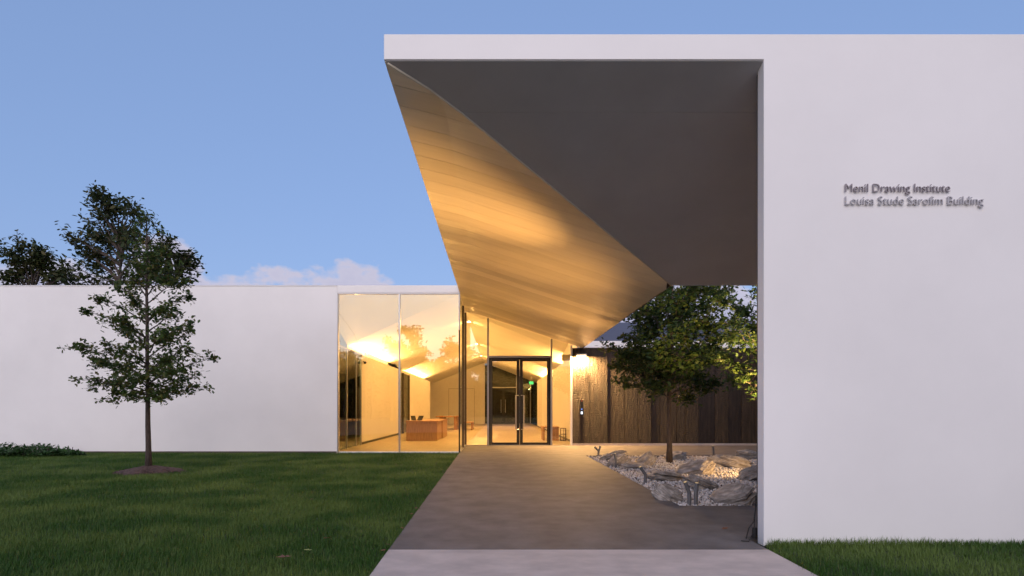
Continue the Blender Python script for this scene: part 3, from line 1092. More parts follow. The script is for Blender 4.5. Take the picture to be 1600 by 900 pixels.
for z in (0.02, 0.27, 0.5):
    child(MB().tube([(2.50, 21.9, z), (2.70, 21.9, z), (2.70, 22.1, z), (2.50, 22.1, z), (2.50, 21.9, z)], 0.012, 6), 'ring', M['bronze'], us)
for x, y in ((2.5, 21.9), (2.7, 21.9), (2.7, 22.1), (2.5, 22.1), (2.6, 21.9)):
    child(MB().tube([(x, y, 0), (x, y, 0.5)], 0.01, 6), 'upright', M['bronze'], us)
esn = empty('exit_sign', (2.32, 38, 3.0))
tag(esn, 'small glowing green exit sign hanging at the right of the hall', 'sign')
child(MB().box(2.18, 37.98, 2.93, 2.46, 38.02, 3.12), 'lit_face', emit('exit_green', (0.03, 0.75, 0.16), 1.3), esn)
child(MB().box(2.31, 37.99, 3.121, 2.33, 38.01, 3.45), 'stem', M['steel'], esn)
for yd, lab in ((21.6, 'nearest small downlight at the ridge of the hall ceiling'), (29.5, 'tiny bright downlight halfway along the hall ceiling ridge'), (38.0, 'farthest tiny downlight at the hall ceiling ridge')):
    zc = rz(yd) - 0.01
    dl = MB().tube([(XL, yd, zc), (XL, yd, zc - 0.03)], 0.07, 16).build('ceiling_downlight', emit('downlight', (1.0, 0.8, 0.5), 6))
    tag(dl, lab, 'downlight', 'hall downlights')
    la = bpy.data.lights.new('downlight_lamp', 'AREA')
    la.shape = 'DISK'
    la.size = 0.13
    la.energy = 170
    la.color = (1.0, 0.52, 0.15)
    lo = bpy.data.objects.new('downlight_lamp', la)
    lo.location = (XL, yd, zc - 0.04)
    C.objects.link(lo)
    lo.parent = dl
for yd, lab in ((18.1, 'small downlight in the glazed side room at the left of the hall'), (28.8, 'small downlight added to brighten the recess behind the farther left glass door')):
    dl = MB().tube([(XA - 0.36, yd, 3.14), (XA - 0.36, yd, 3.11)], 0.06, 16).build('ceiling_downlight', emit('downlight', (1.0, 0.8, 0.5), 4))  # the farther lamp is added to brighten its dark recess
    tag(dl, lab, 'downlight', 'hall downlights')
    la = bpy.data.lights.new('downlight_lamp', 'AREA')
    la.shape = 'DISK'
    la.size = 0.11
    la.energy = 26
    la.color = (1.0, 0.56, 0.18)
    lo = bpy.data.objects.new('downlight_lamp', la)
    lo.location = (XA - 0.36, yd, 3.10)
    C.objects.link(lo)
    lo.parent = dl
scm = empty('security_camera', tuple(at(566, 566, 19.9)))
tag(scm, 'small dark security camera high on the left hall wall', 'camera')
pc = at(566, 566, 19.9)
child(MB().tube([(XA + 0.0, 19.9, pc.z + 0.03), (XA + 0.08, 19.9, pc.z)], 0.015, 8), 'arm', M['dark'], scm)
child(MB().tube([(XA + 0.08, 19.98, pc.z), (XA + 0.10, 19.78, pc.z - 0.03)], [0.035, 0.045], 10), 'body', M['dark'], scm)

# ------------------------------------------------------------------ stone garden
# gravel
n = 30000
gx = RNG.uniform(BX0 + 0.015, BX1 - 0.1, n)
gyv = BY0 + 0.015 + (BY1 - BY0 - 0.03) * RNG.uniform(0, 1, n) ** 1.25
gz = RNG.uniform(-0.045, -0.008, n)
octv = [(1, 0, 0), (-0.9, 0.1, 0), (0, 1, 0.1), (0.1, -1, 0), (0.1, 0, 0.7), (0, 0.1, -0.7)]
octf = [(0, 2, 4), (2, 1, 4), (1, 3, 4), (3, 0, 4), (2, 0, 5), (1, 2, 5), (3, 1, 5), (0, 3, 5)]
s = RNG.uniform(0.012, 0.03, n)[:, None] * RNG.uniform(0.7, 1.3, (n, 3))
me = scatter_mesh('gravel', octv, octf, np.stack([gx, gyv, gz], 1), rots(n), s, M['gravel'])
o = link('gravel', me)
tag(o, 'white gravel spread in the stone garden bed', 'gravel', kind='stuff')


def slate(name, px0, px1, pyb, h, depth, seed, tilt, label):
    Yb = gy(pyb)
    rnd = random.Random(seed)
    xa, xb = (px0 - VX) * Yb / F, (px1 - VX) * Yb / F
    w = xb - xa
    strat = Quaternion((0, 1, 0), tilt * 1.5) @ Quaternion((1, 0, 0), rnd.uniform(-0.25, 0.25))
    bm = bmesh.new()
    # split block: an uneven outline pulled up through a few cleavage layers
    nl = 6
    out = []
    na = rnd.choice((7, 8, 9))
    angs = sorted((i + rnd.uniform(-0.3, 0.3)) * 2 * math.pi / na for i in range(na))
    rad = [rnd.uniform(0.72, 1.08) for _ in range(na)]
    for i in range(nl + 1):
        zz = -1 + 2 * i / nl
        sh = Vector((rnd.uniform(-0.10, 0.10), rnd.uniform(-0.10, 0.10), 0))
        k_ = (1.0 - 0.34 * max(0, zz) ** 2) * rnd.uniform(0.88, 1.05)
        for a_, r_ in zip(angs, rad):
            q = r_ * k_ * rnd.uniform(0.92, 1.06)
            bm.verts.new((q * math.cos(a_) + sh.x, q * math.sin(a_) + sh.y, zz + rnd.uniform(-0.10, 0.10)))
    bm.verts.ensure_lookup_table()
    for i in range(nl):
        for j in range(na):
            j2 = (j + 1) % na
            bm.faces.new((bm.verts[i * na + j], bm.verts[i * na + j2], bm.verts[(i + 1) * na + j2], bm.verts[(i + 1) * na + j]))
    bm.faces.new([bm.verts[nl * na + j] for j in range(na)])
    bm.faces.new([bm.verts[j] for j in reversed(range(na))])
    bmesh.ops.triangulate(bm, faces=bm.faces)
    bmesh.ops.subdivide_edges(bm, edges=bm.edges, cuts=3, use_grid_fill=True)
    off = Vector((rnd.uniform(0, 50), rnd.uniform(0, 50), rnd.uniform(0, 50)))
    for v in bm.verts:
        p = v.co
        f_ = mnoise.fractal(Vector((p.x * 1.6, p.y * 1.6, p.z * 3.0)) + off, 1.0, 2.0, 4)
        st = mnoise.noise(Vector((p.x * 0.6, p.y * 0.6, p.z * 7.0)) + off)
        p.x *= 1 + 0.07 * f_ + 0.07 * st
        p.y *= 1 + 0.07 * f_ + 0.07 * st
        p.z += 0.10 * f_
    bm.normal_update()
    me = bpy.data.meshes.new(name)
    bm.to_mesh(me)
    bm.free()
    me.materials.append(M['slate'])
    o = link(name, me)
    o.scale = (w * 0.50, depth * 0.36, h * 0.36)
    o.rotation_mode = 'QUATERNION'
    o.rotation_quaternion = Quaternion((0, 0, 1), rnd.uniform(-0.5, 0.5)) @ strat
    o.location = ((xa + xb) / 2, Yb + depth * 0.33, h * 0.20)
    tag(o, label, 'boulder', 'slate boulders in the gravel bed')
    return o


stones = [
    (932, 984, 718.5, 0.26, 0.9, -0.22, 'layered grey boulder at the far left corner of the gravel bed'),
    (944, 992, 728, 0.32, 0.7, -0.35, 'slanting grey boulder just right of the second uplight'),
    (991, 1030, 727, 0.38, 0.7, -0.42, 'pointed slanting boulder left of the garden tree trunk'),
    (968, 1018, 731.5, 0.16, 0.5, 0.05, 'flat dark slab in front of the pointed boulder'),
    (1036, 1082, 718, 0.28, 0.8, -0.10, 'boulder directly behind the garden tree trunk'),
    (1056, 1126, 741, 0.30, 0.9, -0.20, 'broad slanting boulder in the middle of the bed right of the trunk'),
    (1110, 1166, 729, 0.36, 0.9, 0.12, 'flat topped pale boulder right of the tree near the rear uplight'),
    (1134, 1194, 731, 0.36, 1.0, 0.15, 'tall grey boulder beside the tall white wall edge, middle row'),
    (1156, 1200, 717, 0.32, 0.9, 0.05, 'rearmost pale boulder beside the tall white wall edge'),
    (1012, 1080, 751, 0.24, 0.9, 0.08, 'flat brown topped slab right of the bent uplight'),
    (1022, 1080, 783, 0.30, 0.7, 0.30, 'large streaked boulder left of the front uplight pair'),
    (1076, 1132, 764, 0.26, 0.8, 0.22, 'dark boulder behind the front uplight pair'),
    (1122, 1200, 789, 0.36, 1.1, -0.28, 'big slanting boulder at the front edge by the white wall'),
    (1160, 1206, 751, 0.34, 0.8, -0.35, 'tan slanting boulder at the white wall edge in the third row'),
]
for i, (a, b, pyb, h, dp, tl, lab) in enumerate(stones):
    slate('slate_boulder', a, b, pyb, h, dp, 100 + i, tl, lab)

# uplights ---------------------------------------------------------------
def uplight(base, tops, label, lamps):
    e = empty('garden_uplight', tuple(base))
    tag(e, label, 'uplight', 'uplights in the gravel bed')
    for (tx, tz, ty, bend) in tops:
        b = Vector(base)
        k = b + Vector((tx * bend, 0, tz * 0.5))
        t = b + Vector((tx, ty, tz))
        o = MB().tube([b + Vector((0, 0, -0.05)), k, t], 0.027, 12).build('lamp_tube', M['fix'], None, smooth=False)
        o.parent = e
        o.matrix_parent_inverse = Matrix.Translation(-Vector(base))
        d = (t - k).normalized()
        r = MB().tube([t + d * 0.001, t + d * 0.008], 0.02, 12).build('lens', emit('uplight_lens', (1.0, 0.7, 0.35), 0.4), None)
        r.parent = o
    for (off, target, watts, size, col, blend) in lamps:
        l = bpy.data.lights.new('uplight_lamp', 'SPOT')
        l.energy = watts
        l.spot_size = math.radians(size)
        l.spot_blend = blend
        l.color = col
        l.shadow_soft_size = 0.006
        lo = bpy.data.objects.new('uplight_lamp', l)
        C.objects.link(lo)
        p = Vector(base) + Vector(off)
        lo.location = p
        lo.rotation_euler = (Vector(target) - p).to_track_quat('-Z', 'Y').to_euler()
        lo.parent = e
        lo.matrix_parent_inverse = Matrix.Translation(-Vector(base))


A_ = (1.0, 0.50, 0.14)
uplight(gp(1008.5, 754), [(-0.09, 0.27, 0.0, 0.0)], 'bent single grey uplight tilted left beside the path',
        [((-0.12, 0, 0.32), (-1.05, 8.6, 4.6), 1250, 42, A_, 1.0)])
uplight(gp(962.5, 729.5), [(-0.03, 0.29, 0.0, 0.0)], 'short upright grey uplight in front of the slanting boulder',
        [((-0.04, 0, 0.33), (-0.3, 10.0, 4.4), 480, 62, A_, 1.0)])
uplight(gp(934.5, 710.5), [(-0.10, 0.22, 0.0, 0.0), (0.07, 0.24, 0.0, 0.3)], 'V shaped double uplight at the far left corner of the bed',
        [((-0.13, 0, 0.27), (0.3, 13.6, 4.2), 420, 84, A_, 1.0)])
uplight(gp(1077, 787), [(-0.055, 0.29, 0.0, 0.0)], 'leaning left tube of the front uplight pair',
        [((-0.08, 0, 0.33), (0.5, 11.6, 4.1), 150, 50, A_, 1.0)])
uplight(gp(1087, 788), [(0.015, 0.285, 0.0, 0.2)], 'upright right tube of the front uplight pair',
        [((0.02, 0.02, 0.33), (4.4, 12.6, 3.2), 1500, 24, (1.0, 0.68, 0.25), 0.6)])
uplight(gp(1115, 710.5), [(-0.02, 0.24, 0.0, 0.0)], 'lone uplight standing behind the pale flat topped boulder',
        [((-0.03, 0, 0.28), (5.9, 14.0, 3.4), 1800, 26, (1.0, 0.68, 0.25), 0.6)])
uplight(Vector((5.45, 10.4, 0)), [(0.05, 0.27, 0.0, 0.0)], 'uplight hidden behind the white wall lighting the right hand foliage',
        [((0.06, 0.03, 0.31), (5.7, 12.6, 3.6), 3200, 42, (1.0, 0.66, 0.24), 0.6),
         ((0.0, 0.0, 0.36), (4.6, 11.2, 0.0), 140, 120, (1.0, 0.58, 0.22), 0.8)])

# ------------------------------------------------------------------ trees
OAK = [(0, 0, 0), (0.10, 0.18, 0.01), (0.26, 0.30, 0.03), (0.13, 0.46, 0.02), (0.30, 0.66, 0.03), (0.14, 0.80, 0.01), (0, 1.0, -0.03),
       (-0.14, 0.80, 0.01), (-0.30, 0.66, 0.03), (-0.13, 0.46, 0.02), (-0.26, 0.30, 0.03), (-0.10, 0.18, 0.01), (0, 0.46, -0.02)]
OAKF = [(i, (i + 1) % 12, 12) for i in range(12)]
OVAL = [(0, 0, 0), (0.2, 0.3, 0.03), (0.2, 0.65, 0.03), (0, 1.0, -0.02), (-0.2, 0.65, 0.03), (-0.2, 0.3, 0.03)]
OVALF = [(0, 1, 2, 3), (0, 3, 4, 5)]


def bez(a, b, sag, n, rnd, jit):
    a, b = Vector(a), Vector(b)
    L = (b - a).length
    pts = []
    for i in range(n + 1):
        t = i / n
        p = a.lerp(b, t)
        p.z += sag * L * 4 * t * (1 - t)
        if 0 < i < n + 1:
            p += Vector((rnd.gauss(0, 1), rnd.gauss(0, 1), rnd.gauss(0, 1))) * jit * L * (0.3 + t)
        pts.append(p)
    return pts


def make_tree(name, base, trunk_pts, r0, limbs, leaf, label, group, leaf_len, tuft, spread, twig_len, twigs, seed,
              template=OAK, tfaces=OAKF, leafmat_=None, twig_from=0.25, flat=0.6, sub=0.5, cat='tree'):
    """limbs: (height on trunk, end point, radius)"""
    rnd = random.Random(seed)
    rng = np.random.default_rng(seed)
    root = empty(name, tuple(base))
    tag(root, label, cat, group)
    inv = Matrix.Translation(-Vector(base))
    nT = len(trunk_pts)
    rads = [r0 * (1.25 if i == 0 else (1 - 0.85 * i / (nT - 1))) for i in range(nT)]
    t = MB().tube(trunk_pts, rads, 12).build('trunk', leaf['bark'] if isinstance(leaf, dict) else M['bark'], None, smooth=True)
    t.parent = root
    t.matrix_parent_inverse = inv
    br = MB()
    spots = []
    def trunk_at(z):
        for i in range(nT - 1):
            a, b = Vector(trunk_pts[i]), Vector(trunk_pts[i + 1])
            if a.z <= z <= b.z:
                return a.lerp(b, (z - a.z) / (b.z - a.z))
        return Vector(trunk_pts[-1])
    for (z, end, r) in limbs:
        a = trunk_at(z)
        pts = bez(a, end, 0.05, 7, rnd, 0.018)
        br.tube(pts, [max(0.004, r * (1 - 0.85 * i / 7)) for i in range(8)], 6)
        L = (Vector(end) - a).length
        nt = max(3, int(twigs * L))
        for _ in range(nt):
            u = twig_from + (1 - twig_from) * rnd.random() ** 0.8
            i = min(6, int(u * 7))
            p = pts[i].lerp(pts[i + 1], u * 7 - i)
            d = (pts[i + 1] - pts[i]).normalized()
            side = Vector((rnd.gauss(0, 1), rnd.gauss(0, 1), rnd.gauss(0.1, flat))).normalized()
            dd_ = (d * 0.6 + side).normalized()
            ln = twig_len * rnd.uniform(0.4, 1.15) * (1.1 - 0.5 * u)
            q = p + dd_ * ln
            br.tube([p, p.lerp(q, 0.5) + Vector((0, 0, 0.02 * ln)), q], [r * 0.22, r * 0.16, 0.003], 4, cap=False)
            for s_ in range(3):
                spots.append(p.lerp(q, rnd.uniform(0.35, 1.0)))
            spots.append(q)
            if rnd.random() < sub:
                q2 = q + Vector((rnd.gauss(0, 1), rnd.gauss(0, 1), rnd.gauss(0, flat))).normalized() * ln * 0.6
                br.tube([p.lerp(q, 0.6), q2], [r * 0.12, 0.003], 4, cap=False)
                spots.append(q2)
                spots.append(p.lerp(q2, 0.7))
        spots.append(Vector(end))
    b = br.build('branches', M['bark'], None, smooth=True)
    b.parent = root
    b.matrix_parent_inverse = inv
    sp_ = np.array([tuple(p) for p in spots])
    pos = np.repeat(sp_, tuft, 0)
    pos = pos + rng.normal(0, spread, pos.shape)
    nn = len(pos)
    me = scatter_mesh('crown', template, tfaces, pos, rots(nn, 0.9, rng), leaf_len * rng.uniform(0.55, 1.2, nn), leafmat_)
    o = link('crown', me)
    o.parent = root
    o.matrix_parent_inverse = inv
    print(name, 'leaves', nn)
    return root


# young oak on the lawn
TB = gp(232, 736)
TY = TB.y
def tp(px, py, dy=0.0):
    return at(px, py, TY + dy)
tr_pts = [Vector((TB.x, TY, -0.05)), tp(232, 700), tp(231, 660), tp(231, 620), tp(230, 560), tp(230, 500), tp(229, 450), tp(230, 400), tp(229, 350), tp(228, 338)]
ends = [(125, 487, 530, .3), (143, 466, 505, -.5), (96, 543, 575, .2), (101, 592, 612, -.4), (155, 622, 618, .6), (190, 625, 622, -.7),
        (312, 505, 545, -.2), (313, 520, 560, .7), (303, 546, 585, -.8), (345, 559, 600, .2), (335, 605, 617, -.3), (300, 613, 620, .7), (257, 624, 622, -.9),
        (300, 464, 500, .3), (150, 570, 600, 1.1), (180, 590, 605, -1.3), (285, 585, 602, -1.4), (270, 560, 585, 1.3), (160, 540, 570, -1.2),
        (185, 515, 550, 1.1), (275, 520, 555, -1.1), (165, 495, 530, -.8), (290, 490, 520, .8), (200, 470, 500, .9), (260, 480, 505, -.9),
        (172, 448, 480, .3), (295, 440, 475, -.3), (185, 425, 455, -.5), (285, 418, 450, .4), (200, 440, 465, .8), (265, 436, 462, -.7),
        (190, 402, 430, .3), (275, 400, 428, -.3), (205, 385, 410, -.4), (258, 385, 405, .4), (212, 365, 385, .2), (250, 362, 382, -.2),
        (218, 345, 362, -.1), (241, 348, 362, .1), (228, 334, 345, 0), (120, 560, 590, .6), (325, 590, 610, .5), (140, 600, 615, .1), (280, 600, 615, .2),
        (205, 410, 440, .7), (250, 415, 440, -.7), (225, 425, 450, .9), (235, 395, 420, -.8)]
limbs = [(at(232, pz, TY).z, tp(230 + (x - 230) * 0.89, y, dy), 0.016) for (x, y, pz, dy) in ends]
make_tree('oak_tree', (TB.x, TY, 0), tr_pts, 0.058, limbs, None, 'young slender oak tree with open tiered branches on the left lawn', None,
          0.098, 3, 0.035, 0.28, 12.5, 11, leafmat_=M['leaf_oak'], flat=0.42, sub=0.6, twig_from=0.12)
# mulch
rng2 = np.random.default_rng(5)
mm = MB()
ring = []
nr = 26
for j, (rr, zz) in enumerate(((0.0, 0.11), (0.16, 0.095), (0.34, 0.06), (0.52, 0.02), (0.64, -0.04))):
    for i in range(nr):
        t = 2 * math.pi * i / nr
        w_ = 1 + 0.10 * math.sin(3 * t + 1) + 0.06 * math.sin(7 * t)
        mm.v.append((TB.x + 0.02 + rr * w_ * math.cos(t), TY + rr * w_ * math.sin(t), zz + random.uniform(-0.008, 0.012)))
for j in range(4):
    for i in range(nr):
        mm.f.append((j * nr + i, j * nr + (i + 1) % nr, (j + 1) * nr + (i + 1) % nr, (j + 1) * nr + i))
mu = mm.build('mulch_ring', M['mulch'], smooth=True)
tag(mu, 'reddish brown bark mulch mounded round the oak trunk', 'mulch', kind='stuff')
nchip = 1500
t = rng2.uniform(0, 2 * np.pi, nchip); r_ = 0.62 * np.sqrt(rng2.uniform(0.01, 1, nchip))
chip = [(-1, -.25, 0), (1, -.2, .05), (1, .2, 0), (-1, .3, .05), (0, 0, .3)]
me = scatter_mesh('mulch_chips', chip, [(0, 1, 4), (1, 2, 4), (2, 3, 4), (3, 0, 4)],
                  np.stack([TB.x + r_ * np.cos(t), TY + r_ * np.sin(t), 0.115 - 0.2 * r_ + 0.005], 1), rots(nchip, 0.4, rng2), rng2.uniform(0.012, 0.035, nchip), M['mulch'])
cc = link('mulch_chips', me); cc.parent = mu; cc['kind'] = 'stuff'

# court oak
KB = gp(1046, 721)
KY = KB.y
def kp_(px, py, dy=0.0):
    return at(px, py, KY + dy)
kt = [Vector((KB.x, KY, -0.05)), kp_(1046, 690), kp_(1045, 650), kp_(1045, 620), kp_(1046, 580), kp_(1048, 530), kp_(1050, 480), kp_(1052, 430), kp_(1055, 380)]
rndk = random.Random(3)
klimbs = []
for (x, y, pz, dy) in [(960, 572, 612, -.2), (975, 600, 620, .7), (950, 540, 600, .3), (985, 520, 590, -.8), (1000, 500, 570, .5), (1000, 475, 550, .9),
                       (1020, 610, 622, -.9), (1075, 622, 626, .6), (1100, 590, 618, .6), (1120, 560, 605, -.6), (1140, 530, 590, .5), (1110, 500, 570, .9),
                       (1085, 560, 610, -1.2), (1080, 520, 590, -1.3), (1030, 540, 600, -1.3), (1015, 570, 610, -1.2), (1060, 470, 550, -1.0), (1030, 455, 530, -.6), (1080, 440, 520, 1.0), (1040, 440, 520, .9), (1120, 440, 520, .8), (1020, 480, 545, 1.1), (985, 490, 560, .9), (1140, 450, 530, .3), (1000, 520, 580, 1.2),
                       (1090, 450, 530, .4), (1130, 470, 560, -.3), (1010, 430, 500, .2), (1100, 420, 500, -.2), (1050, 590, 615, 1.2), (1000, 560, 605, 1.1),
                       (1120, 600, 617, .2), (1060, 500, 560, 1.0), (990, 460, 540, .1), (1150, 500, 575, .2), (970, 555, 605, -.9), (1040, 565, 605, -1.0), (1075, 480, 555, 1.1), (1110, 540, 590, 1.0)]:
    klimbs.append((at(0, pz, KY).z, kp_(x, y, dy * 1.15), 0.022))
make_tree('oak_tree', (KB.x, KY, 0), kt, 0.068, klimbs, None, 'leafy oak tree rising from the gravel bed through the roof opening', None,
          0.135, 3, 0.06, 0.42, 13, 21, leafmat_=M['leaf_court'], flat=0.6, sub=0.6, twig_from=0.3)
# second court tree: trunk behind the near wall
K2 = Vector((6.9, 12.2, 0))
k2t = [K2 + Vector((0, 0, -0.05)), K2 + Vector((-0.03, 0, 0.8)), K2 + Vector((-0.1, 0, 1.6)), K2 + Vector((-0.1, 0.1, 2.4)), K2 + Vector((-0.05, 0.1, 3.4)), K2 + Vector((0.05, 0.1, 4.6)), K2 + Vector((0.05, 0.1, 5.4))]
k2l = []
for (x, y, dy, z) in [(1128, 505, -.4, 1.9), (1115, 560, .2, 1.6), (1150, 480, .5, 2.3), (1135, 590, -.5, 1.3), (1160, 540, .6, 2.0), (1170, 460, -.3, 2.8),
                      (1150, 520, -.8, 2.0), (1120, 470, .7, 2.5), (1175, 600, .3, 1.2), (1165, 500, .0, 2.2), (1210, 470, -.6, 2.6), (1230, 540, .5, 2.0), (1250, 500, -.4, 2.2), (1190, 430, .2, 3.2), (1290, 520, .3, 2.0), (1300, 470, -.2, 2.6)]:
    k2l.append((z, at(x, y, 12.2 + dy), 0.022))
make_tree('oak_tree', tuple(K2), k2t, 0.08, k2l, None, 'second garden oak reaching in from behind the tall white wall', None,
          0.125, 3, 0.06, 0.40, 9, 31, leafmat_=M['leaf_court'], flat=0.6, sub=0.6)


# background trees (behind the building and, reflected in the glass, across the street)
def far_tree(base, top, width, lobes, seed, label, group, leaf_len=0.34, dens=1.0, name='tall_tree'):
    """lobes: list of (x, y, z, r) world clumps"""
    rnd = random.Random(seed)
    base = Vector(base)
    tpts = [base + Vector((0, 0, -0.1))]
    for i in range(1, 7):
        tpts.append(base + Vector((rnd.uniform(-.2, .2), rnd.uniform(-.2, .2), (top - base.z) * i / 7)))
    limbs = []
    for (x, y, z, r) in lobes:
        for _ in range(max(2, int(4 * r))):
            d = Vector((rnd.gauss(0, 1), rnd.gauss(0, 1), rnd.gauss(0, 0.8))).normalized() * r * rnd.uniform(0.5, 1.0)
            e = Vector((x, y, z)) + d
            limbs.append((max(base.z + 1.5, min(e.z - 1.0 * rnd.uniform(0.6, 2.0), top * 0.8)), e, 0.07))
    return make_tree(name, tuple(base), tpts, 0.22, limbs, None, label, group, leaf_len, 3, 0.16, 1.0, 3.2 * dens, seed,
                     template=OVAL, tfaces=OVALF, leafmat_=M['leaf_far'], twig_from=0.45, flat=0.7, sub=0.7)


def L(px, py, Y, rpx):
    p = at(px, py, Y)
    return (p.x, p.y, p.z, rpx * Y / F)


GBH = 'trees behind the left white wall'
Y1 = 31.0
far_tree((at(185, 0, Y1).x, Y1, -0.06), 13.0, 4, [L(150, 300, Y1, 20), L(165, 325, Y1, 32), L(185, 345, Y1, 28), L(150, 350, Y1, 22), L(190, 385, Y1, 36),
                                                  L(150, 385, Y1 + 1, 24), L(110, 365, Y1, 12), L(120, 385, Y1, 16), L(175, 420, Y1 + 1, 34), L(205, 325, Y1, 12), L(140, 430, Y1, 24), L(215, 370, Y1, 18)],
         41, 'tallest dark tree behind the left white wall, above the young oak', None, leaf_len=0.30, dens=0.85)
Y2 = 34.0
far_tree((at(270, 0, Y2).x, Y2, -0.06), 10.4, 4, [L(262, 385, Y2, 24), L(285, 390, Y2, 20), L(245, 400, Y2, 24), L(270, 415, Y2, 28), L(290, 430, Y2, 14), L(225, 420, Y2, 24), L(296, 400, Y2, 10)],
         42, 'rounded tree behind the white wall, just right of the young oak top', None)
Y3 = 36.0
far_tree((at(50, 0, Y3).x, Y3, -0.06), 10.6, 4, [L(30, 385, Y3, 22), L(45, 400, Y3, 24), L(25, 420, Y3, 20), L(70, 395, Y3, 13), L(60, 420, Y3, 24), L(90, 415, Y3, 18), L(110, 425, Y3, 20), L(15, 435, Y3, 14)],
         43, 'leftmost dark tree showing above the white wall', None)
far_tree((at(-60, 0, Y3).x, Y3, -0.06), 10.0, 4, [L(-60, 400, Y3, 30), L(-90, 410, Y3, 30), L(-30, 430, Y3, 14)], 44, 'tree at the left edge behind the white wall', None, dens=0.7)


def R(px, py, d, rpx):
    """clump seen mirrored in the front glass, d metres behind the camera"""
    tot = 2 * YG + d
    return ((px - VX) * tot / F, -d, CH - (py - VY) * tot / F, rpx * tot / F)


def rx(px, d):
    return (px - VX) * (2 * YG + d) / F


far_tree((rx(650, 30), -30, -0.06), 12.5, 5, [R(645, 525, 30, 20), R(640, 550, 30, 24), R(665, 555, 30, 22), R(680, 570, 31, 20), R(655, 580, 30, 28), R(632, 575, 30, 16)],
         51, 'big dark tree across the street mirrored in the right glass pane', None, leaf_len=0.5)
far_tree((rx(705, 34), -34, -0.06), 11.0, 5, [R(700, 545, 34, 13), R(712, 550, 34, 16), R(695, 565, 34, 16), R(725, 545, 34, 16), R(740, 560, 34, 22), R(770, 555, 34, 26)],
         52, 'second tree across the street mirrored beside the glass corner', None, leaf_len=0.5)
far_tree((rx(612, 28), -28, -0.06), 9.0, 5, [R(612, 535, 28, 13), R(605, 555, 28, 14), R(615, 570, 28, 16)],
         53, 'sparse tree mirrored near the mullion of the glass', None, leaf_len=0.3, dens=0.45)
far_tree((rx(580, 40), -40, -0.06), 7.5, 5, [R(580, 555, 40, 10), R(595, 560, 40, 10), R(560, 568, 40, 10)], 54, 'low tree mirrored behind the utility pole', None, leaf_len=0.35, dens=0.8)
far_tree((rx(540, 40), -40, -0.06), 7.0, 5, [R(535, 552, 40, 10), R(548, 560, 40, 12), R(520, 560, 40, 14)], 55, 'low tree mirrored at the left edge of the glass', None, leaf_len=0.35, dens=0.8)


nwd = 42000  # leaf wall added behind the camera to block the bright low sky
rw = np.random.default_rng(77)
wx = rw.uniform(-75, 45, nwd)
wtop = 8.2 + 1.3 * np.sin(wx * 0.31) + 0.9 * np.sin(wx * 0.83 + 1) + 0.5 * np.sin(wx * 2.1)
wz = wtop * rw.uniform(0, 1, nwd) ** 0.7
wy = -47 + rw.normal(0, 1.6, nwd)
me = scatter_mesh('sky_screen_wood', OVAL, OVALF, np.stack([wx, wy, wz], 1), rots(nwd, 0.9, rw), rw.uniform(0.5, 1.0, nwd), M['leaf_far'])
screen_wood = link('sky_screen_wood', me)
core = MB()  # opaque filler added to close bright sky gaps between the leaves
cxs = np.linspace(-75, 45, 121)
for i, x_ in enumerate(cxs):
    t_ = 8.2 + 1.3 * math.sin(x_ * 0.31) + 0.9 * math.sin(x_ * 0.83 + 1) - 1.1 + random.uniform(-0.3, 0.3)
    for (yy, zz) in ((-47.6, -0.06), (-47.6 + random.uniform(-.3, .3), t_), (-49.0, t_ - 0.2), (-49.0, -0.06)):
        core.v.append((x_, yy, zz))
for i in range(len(cxs) - 1):
    for j in range(3):
        core.f.append((4 * i + j, 4 * i + j + 1, 4 * i + 4 + j + 1, 4 * i + 4 + j))
co_ = core.build('sky_screen_core', plain('sky_screen_core', (0.02, 0.028, 0.012), 0.95, var=0.5, scale=3))
co_.parent = screen_wood
co_['kind'] = 'stuff'
tag(screen_wood, 'low dark wood added across the street to block the low sky mirrored in the glass', 'wood', kind='stuff')


def utility_pole(base, h, arm_z, arm_w, label, white=False, loops=None):
    e = empty('utility_pole', tuple(base))
    tag(e, label, 'utility pole')
    inv = Matrix.Translation(-Vector(base))
    b = Vector(base)
    wood = plain('weathered_pole', (0.10, 0.075, 0.06), 0.9)
    arm = plain('pale_steel_arm', (0.62, 0.62, 0.66), 0.5) if white else wood
    def add(mb, nm, mt):
        o = mb.build(nm, mt, None)
        o.parent = e
        o.matrix_parent_inverse = inv
    add(MB().tube([b, b + Vector((0, 0, h))], [0.15, 0.10], 10), 'pole', wood)
    add(MB().box(b.x - arm_w / 2, b.y - 0.15, arm_z - 0.05, b.x + arm_w / 2, b.y - 0.05, arm_z + 0.05), 'crossarm', arm)
    for t in (-0.46, -0.2, 0.2, 0.46):
        add(MB().tube([(b.x + t * arm_w, b.y - 0.1, arm_z + 0.05), (b.x + t * arm_w, b.y - 0.1, arm_z + 0.30)], [0.05, 0.03], 8), 'insulator', arm)
    for lp in loops or []:
        add(MB().tube(lp, 0.028, 6), 'cable_loop', arm)


YP = 26.5
P = lambda px, py: at(px, py, YP)
utility_pole((P(228, 0).x, YP + 0.15, -0.06), P(0, 366).z, P(0, 390.5).z, 41 * YP / F, 'utility pole with pale crossarm half hidden in the trees', True,
             [[P(203, 434), P(202, 426), P(206, 425), P(214, 429), P(222, 431)], [P(240, 430), P(247, 428), P(253, 421), P(257, 411), P(258, 404)],
              [P(269, 429), P(272, 422), P(271, 412), P(268, 404)], [P(255, 440), P(255, 425)]])
utility_pole((rx(571, 36), -36, -0.06), R(0, 535, 36, 0)[2], R(0, 545, 36, 0)[2], 1.7, 'wooden utility pole across the street mirrored in the left pane')
